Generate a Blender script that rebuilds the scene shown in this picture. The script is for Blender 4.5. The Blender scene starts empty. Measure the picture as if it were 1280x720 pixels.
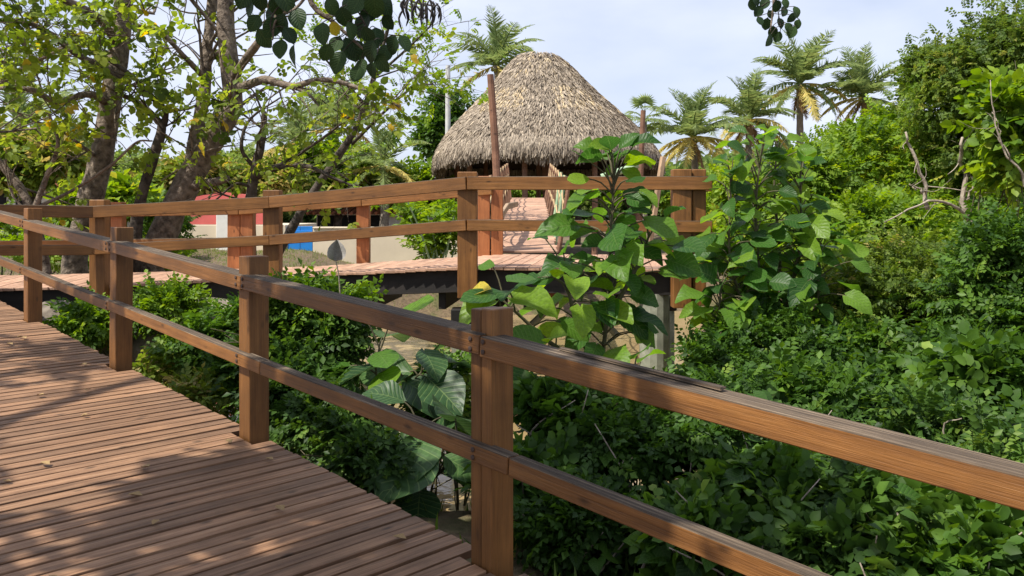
import bpy, math, random
import numpy as np
from mathutils import Matrix, Vector, noise
R = math.radians
random.seed(7)
rng = np.random.default_rng(7)
scene = bpy.context.scene
COL = scene.collection

# ------------------------------------------------------------------ camera
EYE, FPX, HZ = 1.54, 1050.0, 265.0
cam_data = bpy.data.cameras.new('camera')
cam_data.sensor_width = 36.0
cam_data.lens = FPX / 1280 * 36.0
cam_data.shift_y = -(360 - HZ) / 1280
cam_data.clip_start = 0.05
cam_data.clip_end = 3000
cam = bpy.data.objects.new('camera', cam_data)
COL.objects.link(cam)
cam.location = (0, 0, EYE)
cam.rotation_euler = (R(90), 0, 0)
scene.camera = cam

# ------------------------------------------------------------------ sky and sun
SUN_EL = R(56)
SUN_AZ = Vector((-0.86, -0.51, 0)).normalized()
sun_dir = Vector((SUN_AZ.x * math.cos(SUN_EL), SUN_AZ.y * math.cos(SUN_EL), math.sin(SUN_EL)))
world = bpy.data.worlds.new('World')
scene.world = world
world.use_nodes = True
wt = world.node_tree
for n in list(wt.nodes): wt.nodes.remove(n)
sky = wt.nodes.new('ShaderNodeTexSky')
sky.sky_type = 'NISHITA'
sky.sun_disc = False
sky.sun_elevation = SUN_EL
sky.sun_rotation = math.atan2(SUN_AZ.x, SUN_AZ.y)
sky.air_density = 1.0
sky.dust_density = 1.6
sky.ozone_density = 2.2
tc = wt.nodes.new('ShaderNodeTexCoord')
mp = wt.nodes.new('ShaderNodeMapping'); mp.inputs['Scale'].default_value = (1, 1, 2.6)
cn = wt.nodes.new('ShaderNodeTexNoise'); cn.inputs['Scale'].default_value = 2.1
cn.inputs['Detail'].default_value = 6; cn.inputs['Roughness'].default_value = 0.5
cr = wt.nodes.new('ShaderNodeMapRange')
cr.inputs['From Min'].default_value = 0.32; cr.inputs['From Max'].default_value = 0.68
cr.inputs['To Min'].default_value = 0.40; cr.inputs['To Max'].default_value = 0.97
mx = wt.nodes.new('ShaderNodeMix'); mx.data_type = 'RGBA'
mx.inputs['B'].default_value = (7.1, 7.55, 9.1, 1)
bg = wt.nodes.new('ShaderNodeBackground'); bg.inputs['Strength'].default_value = 0.092
wo = wt.nodes.new('ShaderNodeOutputWorld')
L = wt.links.new
L(tc.outputs['Generated'], mp.inputs['Vector']); L(mp.outputs['Vector'], cn.inputs['Vector'])
L(cn.outputs['Fac'], cr.inputs['Value']); L(cr.outputs['Result'], mx.inputs['Factor'])
L(sky.outputs['Color'], mx.inputs['A']); L(mx.outputs['Result'], bg.inputs['Color'])
L(bg.outputs['Background'], wo.inputs['Surface'])

sun_data = bpy.data.lights.new('sun', 'SUN')
sun_data.energy = 5.0
sun_data.angle = R(0.55)
sun_data.color = (1.0, 0.95, 0.86)
sun = bpy.data.objects.new('sun', sun_data)
COL.objects.link(sun)
sun.location = (-8, -6, 20)
sun.rotation_euler = sun_dir.to_track_quat('Z', 'Y').to_euler()

scene.view_settings.view_transform = 'Standard'
scene.view_settings.look = 'None'
scene.view_settings.exposure = 0.55
scene.view_settings.gamma = 1
scene.view_settings.use_curve_mapping = False
scene.cycles.max_bounces = 7
scene.cycles.transparent_max_bounces = 8

# ------------------------------------------------------------------ helpers
def P(px, py, d):
    """picture point at distance d -> place in the world (used to lay the site out)"""
    return Vector(((px - 640) * d / FPX, d, EYE - (py - HZ) * d / FPX))
def PX(x, d): return (x - 640) * d / FPX
WM = {}
def tag(o, label=None, cat=None, group=None, kind=None):
    if label: o['label'] = label
    if cat: o['category'] = cat
    if group: o['group'] = group
    if kind: o['kind'] = kind
    return o
def link(o, M=None, parent=None):
    COL.objects.link(o)
    M = M or Matrix.Identity(4)
    WM[o.name] = M
    if parent is not None:
        o.parent = parent
        o.matrix_parent_inverse = WM[parent.name].inverted()
    o.matrix_basis = M
    return o
def empty(name, loc):
    o = bpy.data.objects.new(name, None)
    o.empty_display_size = 0.2
    return link(o, Matrix.Translation(Vector(loc)))
def add(name, mesh, parent=None, M=None, mat=None):
    if mat is not None and not mesh.materials: mesh.materials.append(mat)
    return link(bpy.data.objects.new(name, mesh), M, parent)
def fast_mesh(name, V, F, mat=None, var=None, smooth=False, uv=None, midx=None):
    """V (n,3); F list of (m,k) index arrays"""
    me = bpy.data.meshes.new(name)
    V = np.asarray(V, dtype=np.float32)
    Fs = [np.asarray(f, dtype=np.int32) for f in F if len(f)]
    me.vertices.add(len(V)); me.vertices.foreach_set('co', V.ravel())
    loops = np.concatenate([f.ravel() for f in Fs])
    tot = np.concatenate([np.full(len(f), f.shape[1], dtype=np.int32) for f in Fs])
    start = np.concatenate([[0], np.cumsum(tot)[:-1]]).astype(np.int32)
    me.loops.add(len(loops)); me.loops.foreach_set('vertex_index', loops)
    me.polygons.add(len(tot)); me.polygons.foreach_set('loop_start', start)
    me.polygons.foreach_set('loop_total', tot)
    me.polygons.foreach_set('use_smooth', np.full(len(tot), bool(smooth)))
    if midx is not None: me.polygons.foreach_set('material_index', np.asarray(midx, dtype=np.int32))
    me.update(calc_edges=True)
    if var is not None:
        a = me.attributes.new('var', 'FLOAT', 'POINT')
        a.data.foreach_set('value', np.asarray(var, dtype=np.float32))
    if uv is not None:
        l = me.uv_layers.new(name='UVMap')
        l.data.foreach_set('uv', np.asarray(uv, dtype=np.float32)[loops].ravel())
    if mat is not None:
        for m in (mat if isinstance(mat, (list, tuple)) else [mat]): me.materials.append(m)
    return me
class Geo:
    """collects vertices and faces of ONE mesh"""
    def __init__(s): s.V = []; s.T = []; s.Q = []; s.var = []; s.n = 0
    def put(s, V, T=None, Q=None, var=None):
        V = np.asarray(V, dtype=np.float64)
        if T is not None and len(T): s.T.append(np.asarray(T) + s.n)
        if Q is not None and len(Q): s.Q.append(np.asarray(Q) + s.n)
        s.V.append(V)
        s.var.append(np.zeros(len(V)) if var is None else np.broadcast_to(var, (len(V),)))
        s.n += len(V)
    def mesh(s, name, mat, smooth=False):
        F = []
        if s.T: F.append(np.concatenate(s.T))
        if s.Q: F.append(np.concatenate(s.Q))
        return fast_mesh(name, np.concatenate(s.V), F, mat, np.concatenate(s.var), smooth)
def tube(g, pts, rad, sides=6, var=0.0, cap=True, knob=0.0):
    pts = np.asarray([tuple(p) for p in pts], dtype=float)
    n = len(pts)
    rad = np.broadcast_to(np.asarray(rad, dtype=float), (n,))
    t = np.gradient(pts, axis=0)
    t /= np.linalg.norm(t, axis=1)[:, None] + 1e-9
    ref = np.array([0, 0, 1.0]) if abs(t[0, 2]) < 0.9 else np.array([1.0, 0, 0])
    u = np.cross(t[0], ref); u /= np.linalg.norm(u)
    V = []
    a = np.linspace(0, 2 * math.pi, sides, endpoint=False)
    for i in range(n):
        u = u - t[i] * np.dot(u, t[i]); u /= np.linalg.norm(u) + 1e-9
        w = np.cross(t[i], u)
        rr = rad[i] * (1 + (rng.uniform(-knob, knob, sides) if knob else 0))
        V.append(pts[i] + (np.cos(a)[:, None] * u + np.sin(a)[:, None] * w) * np.broadcast_to(rr, (sides,))[:, None])
    V = np.concatenate(V)
    i, j = np.meshgrid(np.arange(n - 1), np.arange(sides), indexing='ij')
    k = (j + 1) % sides
    Q = np.stack([i * sides + j, i * sides + k, (i + 1) * sides + k, (i + 1) * sides + j], -1).reshape(-1, 4)
    T = None
    if cap:
        V = np.concatenate([V, pts[:1], pts[-1:]])
        e = (n - 1) * sides
        T = [(n * sides, (q + 1) % sides, q) for q in range(sides)] + [(n * sides + 1, e + q, e + (q + 1) % sides) for q in range(sides)]
    g.put(V, T, Q, var)
def spline(pts, n=20):
    """Catmull-Rom through the given points"""
    p = np.asarray([tuple(q) for q in pts], dtype=float)
    p = np.concatenate([[2 * p[0] - p[1]], p, [2 * p[-1] - p[-2]]])
    out = []
    m = len(p) - 3
    for q in np.linspace(0, m - 1e-6, n):
        i = int(q); t = q - i
        a, b, c, d = p[i:i + 4]
        out.append(0.5 * (2 * b + (c - a) * t + (2 * a - 5 * b + 4 * c - d) * t * t + (3 * b - a - 3 * c + d) * t ** 3))
    return np.array(out)
def chamfer_box(lx, ly, lz, c=0.006, mat=None, top=None, name='board', rough=0.0):
    """box with bevelled edges centred on the origin, long side on X; top = material slot for +Z faces"""
    hx, hy, hz = lx / 2, ly / 2, lz / 2
    V = []; idx = {}
    for sx in (-1, 1):
        for sy in (-1, 1):
            for sz in (-1, 1):
                for ax in range(3):
                    p = [sx * hx, sy * hy, sz * hz]
                    for k in range(3):
                        if k != ax: p[k] -= (sx, sy, sz)[k] * c
                    idx[(sx, sy, sz, ax)] = len(V); V.append(p)
    V = np.array(V)
    if rough: V += rng.normal(0, rough, V.shape)
    Q, T, mi = [], [], []
    for ax in range(3):
        o = [k for k in range(3) if k != ax]
        for s in (-1, 1):
            f = []
            for a, b in ((-1, -1), (1, -1), (1, 1), (-1, 1)):
                k = [0, 0, 0]; k[ax] = s; k[o[0]] = a; k[o[1]] = b
                f.append(idx[(*k, ax)])
            if (s > 0) != (ax != 1): f = f[::-1]
            Q.append(f); mi.append(1 if (top and ax == 2 and s > 0) else 0)
    for ax in range(3):          # the twelve bevels
        o = [k for k in range(3) if k != ax]
        for a in (-1, 1):
            for b in (-1, 1):
                def key(s, face):
                    k = [0, 0, 0]; k[ax] = s; k[o[0]] = a; k[o[1]] = b
                    return idx[(*k, face)]
                f = [key(-1, o[0]), key(1, o[0]), key(1, o[1]), key(-1, o[1])]
                nrm = np.cross(V[f[1]] - V[f[0]], V[f[2]] - V[f[0]])
                if np.dot(nrm, V[f].mean(0)) < 0: f = f[::-1]
                Q.append(f); mi.append(1 if (top and 2 in o and (a if o[0] == 2 else b) > 0) else 0)
    for sx in (-1, 1):
        for sy in (-1, 1):
            for sz in (-1, 1):
                f = [idx[(sx, sy, sz, k)] for k in range(3)]
                nrm = np.cross(V[f[1]] - V[f[0]], V[f[2]] - V[f[0]])
                if np.dot(nrm, V[f].mean(0)) < 0: f = f[::-1]
                T.append(f)
    return fast_mesh(name, V, [np.array(Q), np.array(T)], [mat, top] if top else mat, midx=mi + [0] * 8)
def frame(p0, p1, up=(0, 0, 1)):
    p0, p1 = Vector(p0), Vector(p1)
    x = (p1 - p0).normalized(); y = Vector(up).cross(x).normalized(); z = x.cross(y)
    M = Matrix((x, y, z)).transposed().to_4x4()
    M.translation = (p0 + p1) / 2
    return M, (p1 - p0).length
def beam(name, p0, p1, w, h, mat, parent, c=0.006, top=None, up=(0, 0, 1), rough=0.0):
    M, l = frame(p0, p1, up)
    return add(name, chamfer_box(l, w, h, c, mat, top, name, rough), parent, M)

# ------------------------------------------------------------------ materials
def newmat(name):
    m = bpy.data.materials.new(name); m.use_nodes = True
    nt = m.node_tree
    b = nt.nodes['Principled BSDF']
    return m, nt, b
def node(nt, t, **kw):
    n = nt.nodes.new(t)
    for k, v in kw.items():
        if k in n.inputs: n.inputs[k].default_value = v
        else: setattr(n, k, v)
    return n
def ramp(nt, stops):
    n = nt.nodes.new('ShaderNodeValToRGB')
    e = n.color_ramp.elements
    while len(e) < len(stops): e.new(0.5)
    for q, (p, c) in zip(e, stops):
        q.position = p; q.color = (*c, 1)
    return n
def wood(name, c0, c1, c2, rough=0.55, grain=26, bump=0.25, tint=0.35, spec=0.4, fib=0.72):
    m, nt, b = newmat(name); l = nt.links.new
    tcn = node(nt, 'ShaderNodeTexCoord'); oi = node(nt, 'ShaderNodeObjectInfo')
    sc = node(nt, 'ShaderNodeVectorMath', operation='MULTIPLY'); sc.inputs[1].default_value = (1.3, grain, grain)
    ad = node(nt, 'ShaderNodeVectorMath', operation='ADD')
    mu = node(nt, 'ShaderNodeMath', operation='MULTIPLY'); mu.inputs[1].default_value = 83.0
    l(oi.outputs['Random'], mu.inputs[0]); l(mu.outputs[0], ad.inputs[1])
    l(tcn.outputs['Object'], sc.inputs[0]); l(sc.outputs[0], ad.inputs[0])
    n1 = node(nt, 'ShaderNodeTexNoise', Scale=1.0, Detail=6.0, Roughness=0.65)
    l(ad.outputs[0], n1.inputs['Vector'])
    rp = ramp(nt, [(0.25, c0), (0.5, c1), (0.78, c2)])
    l(n1.outputs['Fac'], rp.inputs['Fac'])
    # per board tint and broad blotches of wear
    ad2 = node(nt, 'ShaderNodeVectorMath', operation='ADD')
    l(tcn.outputs['Object'], ad2.inputs[0]); l(mu.outputs[0], ad2.inputs[1])
    n2 = node(nt, 'ShaderNodeTexNoise', Scale=2.6, Detail=5.0, Roughness=0.6)
    l(ad2.outputs[0], n2.inputs['Vector'])
    mr = node(nt, 'ShaderNodeMapRange'); mr.inputs['From Min'].default_value = 0.3; mr.inputs['From Max'].default_value = 0.7
    mr.inputs['To Min'].default_value = 0.68; mr.inputs['To Max'].default_value = 1.2
    l(n2.outputs['Fac'], mr.inputs['Value'])
    mr2 = node(nt, 'ShaderNodeMapRange'); mr2.inputs['To Min'].default_value = 1 - tint; mr2.inputs['To Max'].default_value = 1 + tint
    l(oi.outputs['Random'], mr2.inputs['Value'])
    mm = node(nt, 'ShaderNodeMath', operation='MULTIPLY'); l(mr.outputs[0], mm.inputs[0]); l(mr2.outputs[0], mm.inputs[1])
    hs = node(nt, 'ShaderNodeHueSaturation'); l(mm.outputs[0], hs.inputs['Value']); l(rp.outputs['Color'], hs.inputs['Color'])
    # fine fibres and dark knots
    sc3 = node(nt, 'ShaderNodeVectorMath', operation='MULTIPLY'); sc3.inputs[1].default_value = (5.0, 210, 210)
    l(tcn.outputs['Object'], sc3.inputs[0])
    ad3 = node(nt, 'ShaderNodeVectorMath', operation='ADD'); l(sc3.outputs[0], ad3.inputs[0]); l(mu.outputs[0], ad3.inputs[1])
    n3 = node(nt, 'ShaderNodeTexNoise', Scale=1.0, Detail=3.0, Roughness=0.7); l(ad3.outputs[0], n3.inputs['Vector'])
    f3 = node(nt, 'ShaderNodeMapRange'); f3.inputs['From Min'].default_value = 0.3; f3.inputs['From Max'].default_value = 0.62
    f3.inputs['To Min'].default_value = fib; f3.inputs['To Max'].default_value = 1.08; l(n3.outputs['Fac'], f3.inputs['Value'])
    sc4 = node(nt, 'ShaderNodeVectorMath', operation='MULTIPLY'); sc4.inputs[1].default_value = (4.5, 11, 11)
    l(ad2.outputs[0], sc4.inputs[0])
    vo = node(nt, 'ShaderNodeTexVoronoi', Scale=1.0); l(sc4.outputs[0], vo.inputs['Vector'])
    kn = node(nt, 'ShaderNodeMapRange'); kn.inputs['From Min'].default_value = 0.05; kn.inputs['From Max'].default_value = 0.17
    kn.inputs['To Min'].default_value = 0.38; kn.inputs['To Max'].default_value = 1.0; l(vo.outputs['Distance'], kn.inputs['Value'])
    mk = node(nt, 'ShaderNodeMath', operation='MULTIPLY'); l(f3.outputs[0], mk.inputs[0]); l(kn.outputs[0], mk.inputs[1])
    mf = node(nt, 'ShaderNodeMix', data_type='RGBA', blend_type='MULTIPLY'); mf.inputs['Factor'].default_value = 1.0
    l(hs.outputs['Color'], mf.inputs['A']); l(mk.outputs[0], mf.inputs['B'])
    l(mf.outputs['Result'], b.inputs['Base Color'])
    b.inputs['Roughness'].default_value = rough
    b.inputs['Specular IOR Level'].default_value = spec
    bp = node(nt, 'ShaderNodeBump', Strength=bump, Distance=0.004)
    hh_ = node(nt, 'ShaderNodeMath', operation='ADD'); l(n1.outputs['Fac'], hh_.inputs[0]); l(f3.outputs[0], hh_.inputs[1])
    l(hh_.outputs[0], bp.inputs['Height']); l(bp.outputs['Normal'], b.inputs['Normal'])
    return m
def plain(name, c, rough=0.8, scale=6.0, var=0.25, bump=0.2, dist=0.01, spec=0.3, c2=None, detail=6.0):
    m, nt, b = newmat(name); l = nt.links.new
    tcn = node(nt, 'ShaderNodeTexCoord')
    n1 = node(nt, 'ShaderNodeTexNoise', Scale=scale, Detail=detail, Roughness=0.62)
    l(tcn.outputs['Object'], n1.inputs['Vector'])
    lo = tuple(v * (1 - var) for v in c); hi = c2 or tuple(min(1, v * (1 + var)) for v in c)
    rp = ramp(nt, [(0.3, lo), (0.7, hi)])
    l(n1.outputs['Fac'], rp.inputs['Fac']); l(rp.outputs['Color'], b.inputs['Base Color'])
    b.inputs['Roughness'].default_value = rough
    b.inputs['Specular IOR Level'].default_value = spec
    bp = node(nt, 'ShaderNodeBump', Strength=bump, Distance=dist)
    l(n1.outputs['Fac'], bp.inputs['Height']); l(bp.outputs['Normal'], b.inputs['Normal'])
    return m
def leaf(name, stops, trans=0.35, rough=0.5, src='attr', veins=0.0, spec=0.22):
    """foliage: principled surface mixed with light passing through the blade"""
    m, nt, b = newmat(name); l = nt.links.new
    if src == 'attr':
        at = node(nt, 'ShaderNodeAttribute', attribute_name='var'); f = at.outputs['Fac']
    else:
        at = node(nt, 'ShaderNodeObjectInfo'); f = at.outputs['Random']
    rp = ramp(nt, stops); l(f, rp.inputs['Fac'])
    col = rp.outputs['Color']
    tcn = node(nt, 'ShaderNodeTexCoord')
    n1 = node(nt, 'ShaderNodeTexNoise', Scale=7.0 if src == 'attr' else 16.0, Detail=4.0)
    l(tcn.outputs['Object'], n1.inputs['Vector'])
    mr = node(nt, 'ShaderNodeMapRange'); mr.inputs['From Min'].default_value = 0.3; mr.inputs['From Max'].default_value = 0.7
    mr.inputs['To Min'].default_value = 0.75; mr.inputs['To Max'].default_value = 1.2
    l(n1.outputs['Fac'], mr.inputs['Value'])
    hs = node(nt, 'ShaderNodeHueSaturation'); l(mr.outputs[0], hs.inputs['Value']); l(col, hs.inputs['Color'])
    col = hs.outputs['Color']
    if veins:
        sp = node(nt, 'ShaderNodeSeparateXYZ'); l(tcn.outputs['UV'], sp.inputs[0])
        a = node(nt, 'ShaderNodeMath', operation='ABSOLUTE'); l(sp.outputs[0], a.inputs[0])
        a2 = node(nt, 'ShaderNodeMath', operation='MULTIPLY'); a2.inputs[1].default_value = -0.30; l(a.outputs[0], a2.inputs[0])
        s = node(nt, 'ShaderNodeMath', operation='ADD'); l(sp.outputs[1], s.inputs[0]); l(a2.outputs[0], s.inputs[1])
        s2 = node(nt, 'ShaderNodeMath', operation='MULTIPLY'); s2.inputs[1].default_value = 8.0; l(s.outputs[0], s2.inputs[0])
        fr = node(nt, 'ShaderNodeMath', operation='PINGPONG'); fr.inputs[1].default_value = 0.5; l(s2.outputs[0], fr.inputs[0])
        mn = node(nt, 'ShaderNodeMath', operation='MINIMUM'); l(fr.outputs[0], mn.inputs[0])
        a3 = node(nt, 'ShaderNodeMath', operation='MULTIPLY'); a3.inputs[1].default_value = 2.2; l(a.outputs[0], a3.inputs[0]); l(a3.outputs[0], mn.inputs[1])
        vr = node(nt, 'ShaderNodeMapRange'); vr.inputs['From Max'].default_value = 0.085
        vr.inputs['To Min'].default_value = veins; vr.inputs['To Max'].default_value = 0.0
        l(mn.outputs[0], vr.inputs['Value'])
        mxv = node(nt, 'ShaderNodeMix', data_type='RGBA'); mxv.inputs['B'].default_value = (0.22, 0.30, 0.10, 1)
        l(vr.outputs[0], mxv.inputs['Factor']); l(col, mxv.inputs['A']); col = mxv.outputs['Result']
        bp = node(nt, 'ShaderNodeBump', Strength=0.35, Distance=0.01)
        l(mn.outputs[0], bp.inputs['Height']); l(bp.outputs['Normal'], b.inputs['Normal'])
    l(col, b.inputs['Base Color'])
    b.inputs['Roughness'].default_value = rough
    b.inputs['Specular IOR Level'].default_value = spec
    tr = node(nt, 'ShaderNodeBsdfTranslucent')
    h2 = node(nt, 'ShaderNodeHueSaturation', Saturation=1.1, Value=1.7); h2.inputs['Hue'].default_value = 0.487
    l(col, h2.inputs['Color']); l(h2.outputs['Color'], tr.inputs['Color'])
    ms = node(nt, 'ShaderNodeMixShader'); ms.inputs['Fac'].default_value = trans
    out = nt.nodes['Material Output']
    l(b.outputs[0], ms.inputs[1]); l(tr.outputs[0], ms.inputs[2]); l(ms.outputs[0], out.inputs['Surface'])
    return m

M = {}
M['rail'] = wood('stained_rail_wood', (0.110, 0.045, 0.012), (0.195, 0.082, 0.021), (0.275, 0.124, 0.035), rough=0.46, grain=30, tint=0.15, bump=0.5)
M['rail_top'] = wood('weathered_rail_top', (0.022, 0.015, 0.010), (0.105, 0.072, 0.045), (0.36, 0.27, 0.18), rough=0.85, grain=75, bump=1.0, tint=0.12, fib=0.45)
M['post'] = wood('stained_post_wood', (0.110, 0.045, 0.012), (0.195, 0.082, 0.021), (0.275, 0.124, 0.035), rough=0.5, grain=20, tint=0.16, bump=0.5)
M['far_post'] = wood('sunlit_stained_post', (0.22, 0.075, 0.025), (0.36, 0.13, 0.045), (0.42, 0.165, 0.06), rough=0.5, grain=12, tint=0.12)  # same stained wood; its sunlit orange is put into the base colour
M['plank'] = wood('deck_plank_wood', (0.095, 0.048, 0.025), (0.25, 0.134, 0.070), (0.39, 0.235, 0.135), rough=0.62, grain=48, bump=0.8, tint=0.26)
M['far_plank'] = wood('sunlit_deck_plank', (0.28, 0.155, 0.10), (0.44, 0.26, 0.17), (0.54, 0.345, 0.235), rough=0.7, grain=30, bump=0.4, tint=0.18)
M['dark_beam'] = wood('dark_shaded_beam', (0.006, 0.005, 0.004), (0.014, 0.011, 0.009), (0.030, 0.023, 0.018), rough=0.7, grain=10, tint=0.3)  # shade of the overhanging planks is put into this near-black colour
M['pole'] = wood('brown_pole_wood', (0.12, 0.06, 0.035), (0.2, 0.10, 0.06), (0.27, 0.15, 0.09), rough=0.7, grain=8, tint=0.1)
M['pale_timber'] = wood('pale_timber', (0.26, 0.17, 0.10), (0.38, 0.26, 0.16), (0.46, 0.33, 0.22), rough=0.7, grain=12, tint=0.15)
M['bamboo'] = plain('green_bamboo', (0.30, 0.42, 0.26), 0.45, 9, 0.25)
M['rope'] = plain('sisal_rope', (0.42, 0.30, 0.16), 0.9, 60, 0.3, 0.5)
M['concrete'] = plain('mossy_concrete', (0.22, 0.23, 0.17), 0.85, 5, 0.45, 0.5, c2=(0.34, 0.35, 0.27))
M['utility'] = plain('pale_concrete_pole', (0.5, 0.5, 0.48), 0.8, 4, 0.15)
M['bark'] = plain('rough_brown_bark', (0.115, 0.082, 0.058), 0.9, 11, 0.6, 1.0, 0.06, c2=(0.29, 0.23, 0.175))
M['bark_dark'] = plain('dark_bark', (0.045, 0.034, 0.026), 0.9, 10, 0.5, 1.0, 0.04, c2=(0.11, 0.088, 0.07))
M['bark_dead'] = plain('bleached_dead_wood', (0.26, 0.20, 0.15), 0.9, 14, 0.4, 0.8, 0.02, c2=(0.46, 0.39, 0.31))
M['twig'] = plain('green_brown_twig', (0.085, 0.075, 0.04), 0.8, 14, 0.4, 0.5)
M['palm_trunk'] = plain('grey_palm_trunk', (0.20, 0.17, 0.14), 0.9, 12, 0.35, 0.8, 0.03)
M['rock'] = plain('brown_rock', (0.13, 0.10, 0.075), 0.9, 5, 0.5, 1.0, 0.04, c2=(0.25, 0.21, 0.165))
M['cream'] = plain('cream_render', (0.62, 0.53, 0.40), 0.85, 1.3, 0.10, 0.25)
M['white'] = plain('white_render', (0.70, 0.68, 0.64), 0.85, 2, 0.10, 0.2)
M['red'] = plain('faded_red_paint', (0.62, 0.135, 0.12), 0.7, 2, 0.15, 0.2)
M['blue'] = plain('blue_gate_paint', (0.02, 0.20, 0.58), 0.5, 3, 0.15, 0.15)
M['tile'] = plain('clay_roof_tile', (0.34, 0.12, 0.07), 0.85, 8, 0.35, 0.5)
M['dark'] = plain('dark_opening', (0.012, 0.012, 0.013), 0.8, 3, 0.2, 0.1)
M['pod'] = plain('dark_seed_pod', (0.022, 0.018, 0.016), 0.7, 30, 0.4, 0.4)

G = lambda a, b, c: (a, b, c)
M['lf_tree'] = leaf('tree_leaf', [(0.0, G(.06, .10, .014)), (0.45, G(.14, .205, .026)), (0.90, G(.24, .30, .04)), (0.985, G(.28, .31, .045)), (1.0, G(.44, .33, .04))], 0.55)
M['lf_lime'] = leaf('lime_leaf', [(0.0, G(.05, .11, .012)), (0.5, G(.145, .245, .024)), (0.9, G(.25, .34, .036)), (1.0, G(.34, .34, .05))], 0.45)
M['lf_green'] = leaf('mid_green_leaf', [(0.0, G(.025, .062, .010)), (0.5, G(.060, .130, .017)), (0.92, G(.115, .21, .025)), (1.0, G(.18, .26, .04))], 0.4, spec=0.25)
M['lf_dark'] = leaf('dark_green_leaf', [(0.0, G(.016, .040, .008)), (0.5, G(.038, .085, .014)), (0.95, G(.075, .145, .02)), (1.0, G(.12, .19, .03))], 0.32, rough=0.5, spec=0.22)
M['lf_olive'] = leaf('olive_leaf', [(0.0, G(.04, .078, .012)), (0.5, G(.105, .165, .022)), (0.9, G(.19, .25, .036)), (1.0, G(.34, .28, .09))], 0.42)
M['lf_vine'] = leaf('vine_leaf', [(0.0, G(.035, .075, .012)), (0.5, G(.095, .155, .026)), (0.92, G(.17, .225, .04)), (1.0, G(.25, .26, .06))], 0.4)
M['lf_far'] = leaf('far_leaf', [(0.0, G(.07, .12, .035)), (0.5, G(.13, .20, .05)), (1.0, G(.22, .28, .07))], 0.4)
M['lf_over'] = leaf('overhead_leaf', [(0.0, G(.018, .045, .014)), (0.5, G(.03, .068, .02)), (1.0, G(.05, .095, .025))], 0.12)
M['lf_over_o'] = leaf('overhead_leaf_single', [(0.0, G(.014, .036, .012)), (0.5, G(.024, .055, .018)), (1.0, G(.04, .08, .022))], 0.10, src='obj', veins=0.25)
M['lf_big'] = leaf('broad_leaf', [(0.0, G(.024, .075, .016)), (0.35, G(.055, .145, .022)), (0.7, G(.12, .235, .025)), (1.0, G(.20, .32, .03))], 0.5, rough=0.40, src='obj', veins=0.42)
M['lf_big_dark'] = leaf('broad_dark_leaf', [(0.0, G(.018, .045, .018)), (0.6, G(.035, .08, .026)), (1.0, G(.06, .12, .034))], 0.25, rough=0.4, src='obj', veins=0.5)
M['lf_big_yellow'] = leaf('broad_yellowing_leaf', [(0.0, G(.42, .33, .03)), (1.0, G(.50, .40, .05))], 0.4, src='obj', veins=0.3)
M['lf_single'] = leaf('shrub_leaf', [(0.0, G(.020, .055, .010)), (0.5, G(.046, .112, .016)), (0.85, G(.09, .19, .024)), (1.0, G(.14, .25, .035))], 0.38, rough=0.48, src='obj', veins=0.25)
M['frond'] = leaf('palm_frond_green', [(0.0, G(.09, .14, .05)), (0.5, G(.17, .23, .08)), (1.0, G(.27, .30, .10))], 0.45)
M['frond_y'] = leaf('palm_frond_yellow', [(0.0, G(.32, .31, .08)), (0.5, G(.50, .43, .13)), (1.0, G(.60, .49, .17))], 0.4)
M['frond_b'] = leaf('palm_frond_dry', [(0.0, G(.20, .12, .06)), (1.0, G(.34, .22, .11))], 0.2)
M['grass'] = leaf('grass_blade', [(0.0, G(.06, .12, .02)), (0.6, G(.13, .21, .03)), (1.0, G(.26, .28, .06))], 0.35)
M['thatch'] = leaf('dry_palm_thatch', [(0.0, G(.15, .122, .092)), (0.4, G(.31, .255, .195)), (0.74, G(.44, .37, .285)), (0.82, G(.50, .41, .28)), (1.0, G(.62, .48, .28))], 0.08, rough=0.85, spec=0.1)

def ground_mat():
    m, nt, b = newmat('earth_and_litter'); l = nt.links.new
    tcn = node(nt, 'ShaderNodeTexCoord')
    n1 = node(nt, 'ShaderNodeTexNoise', Scale=0.8, Detail=8.0, Roughness=0.65); l(tcn.outputs['Object'], n1.inputs['Vector'])
    n2 = node(nt, 'ShaderNodeTexNoise', Scale=14.0, Detail=6.0, Roughness=0.7); l(tcn.outputs['Object'], n2.inputs['Vector'])
    r1 = ramp(nt, [(0.36, (0.10, 0.075, 0.048)), (0.52, (0.17, 0.125, 0.08)), (0.64, (0.075, 0.10, 0.025))]); l(n1.outputs['Fac'], r1.inputs['Fac'])
    r2 = ramp(nt, [(0.3, (0.55, 0.5, 0.45)), (0.7, (1.2, 1.15, 1.0))]); l(n2.outputs['Fac'], r2.inputs['Fac'])
    mxn = node(nt, 'ShaderNodeMix', data_type='RGBA', blend_type='MULTIPLY'); mxn.inputs['Factor'].default_value = 1.0
    l(r1.outputs['Color'], mxn.inputs['A']); l(r2.outputs['Color'], mxn.inputs['B'])
    l(mxn.outputs['Result'], b.inputs['Base Color']); b.inputs['Roughness'].default_value = 0.95
    bp = node(nt, 'ShaderNodeBump', Strength=0.8, Distance=0.05); l(n2.outputs['Fac'], bp.inputs['Height']); l(bp.outputs['Normal'], b.inputs['Normal'])
    return m
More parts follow.
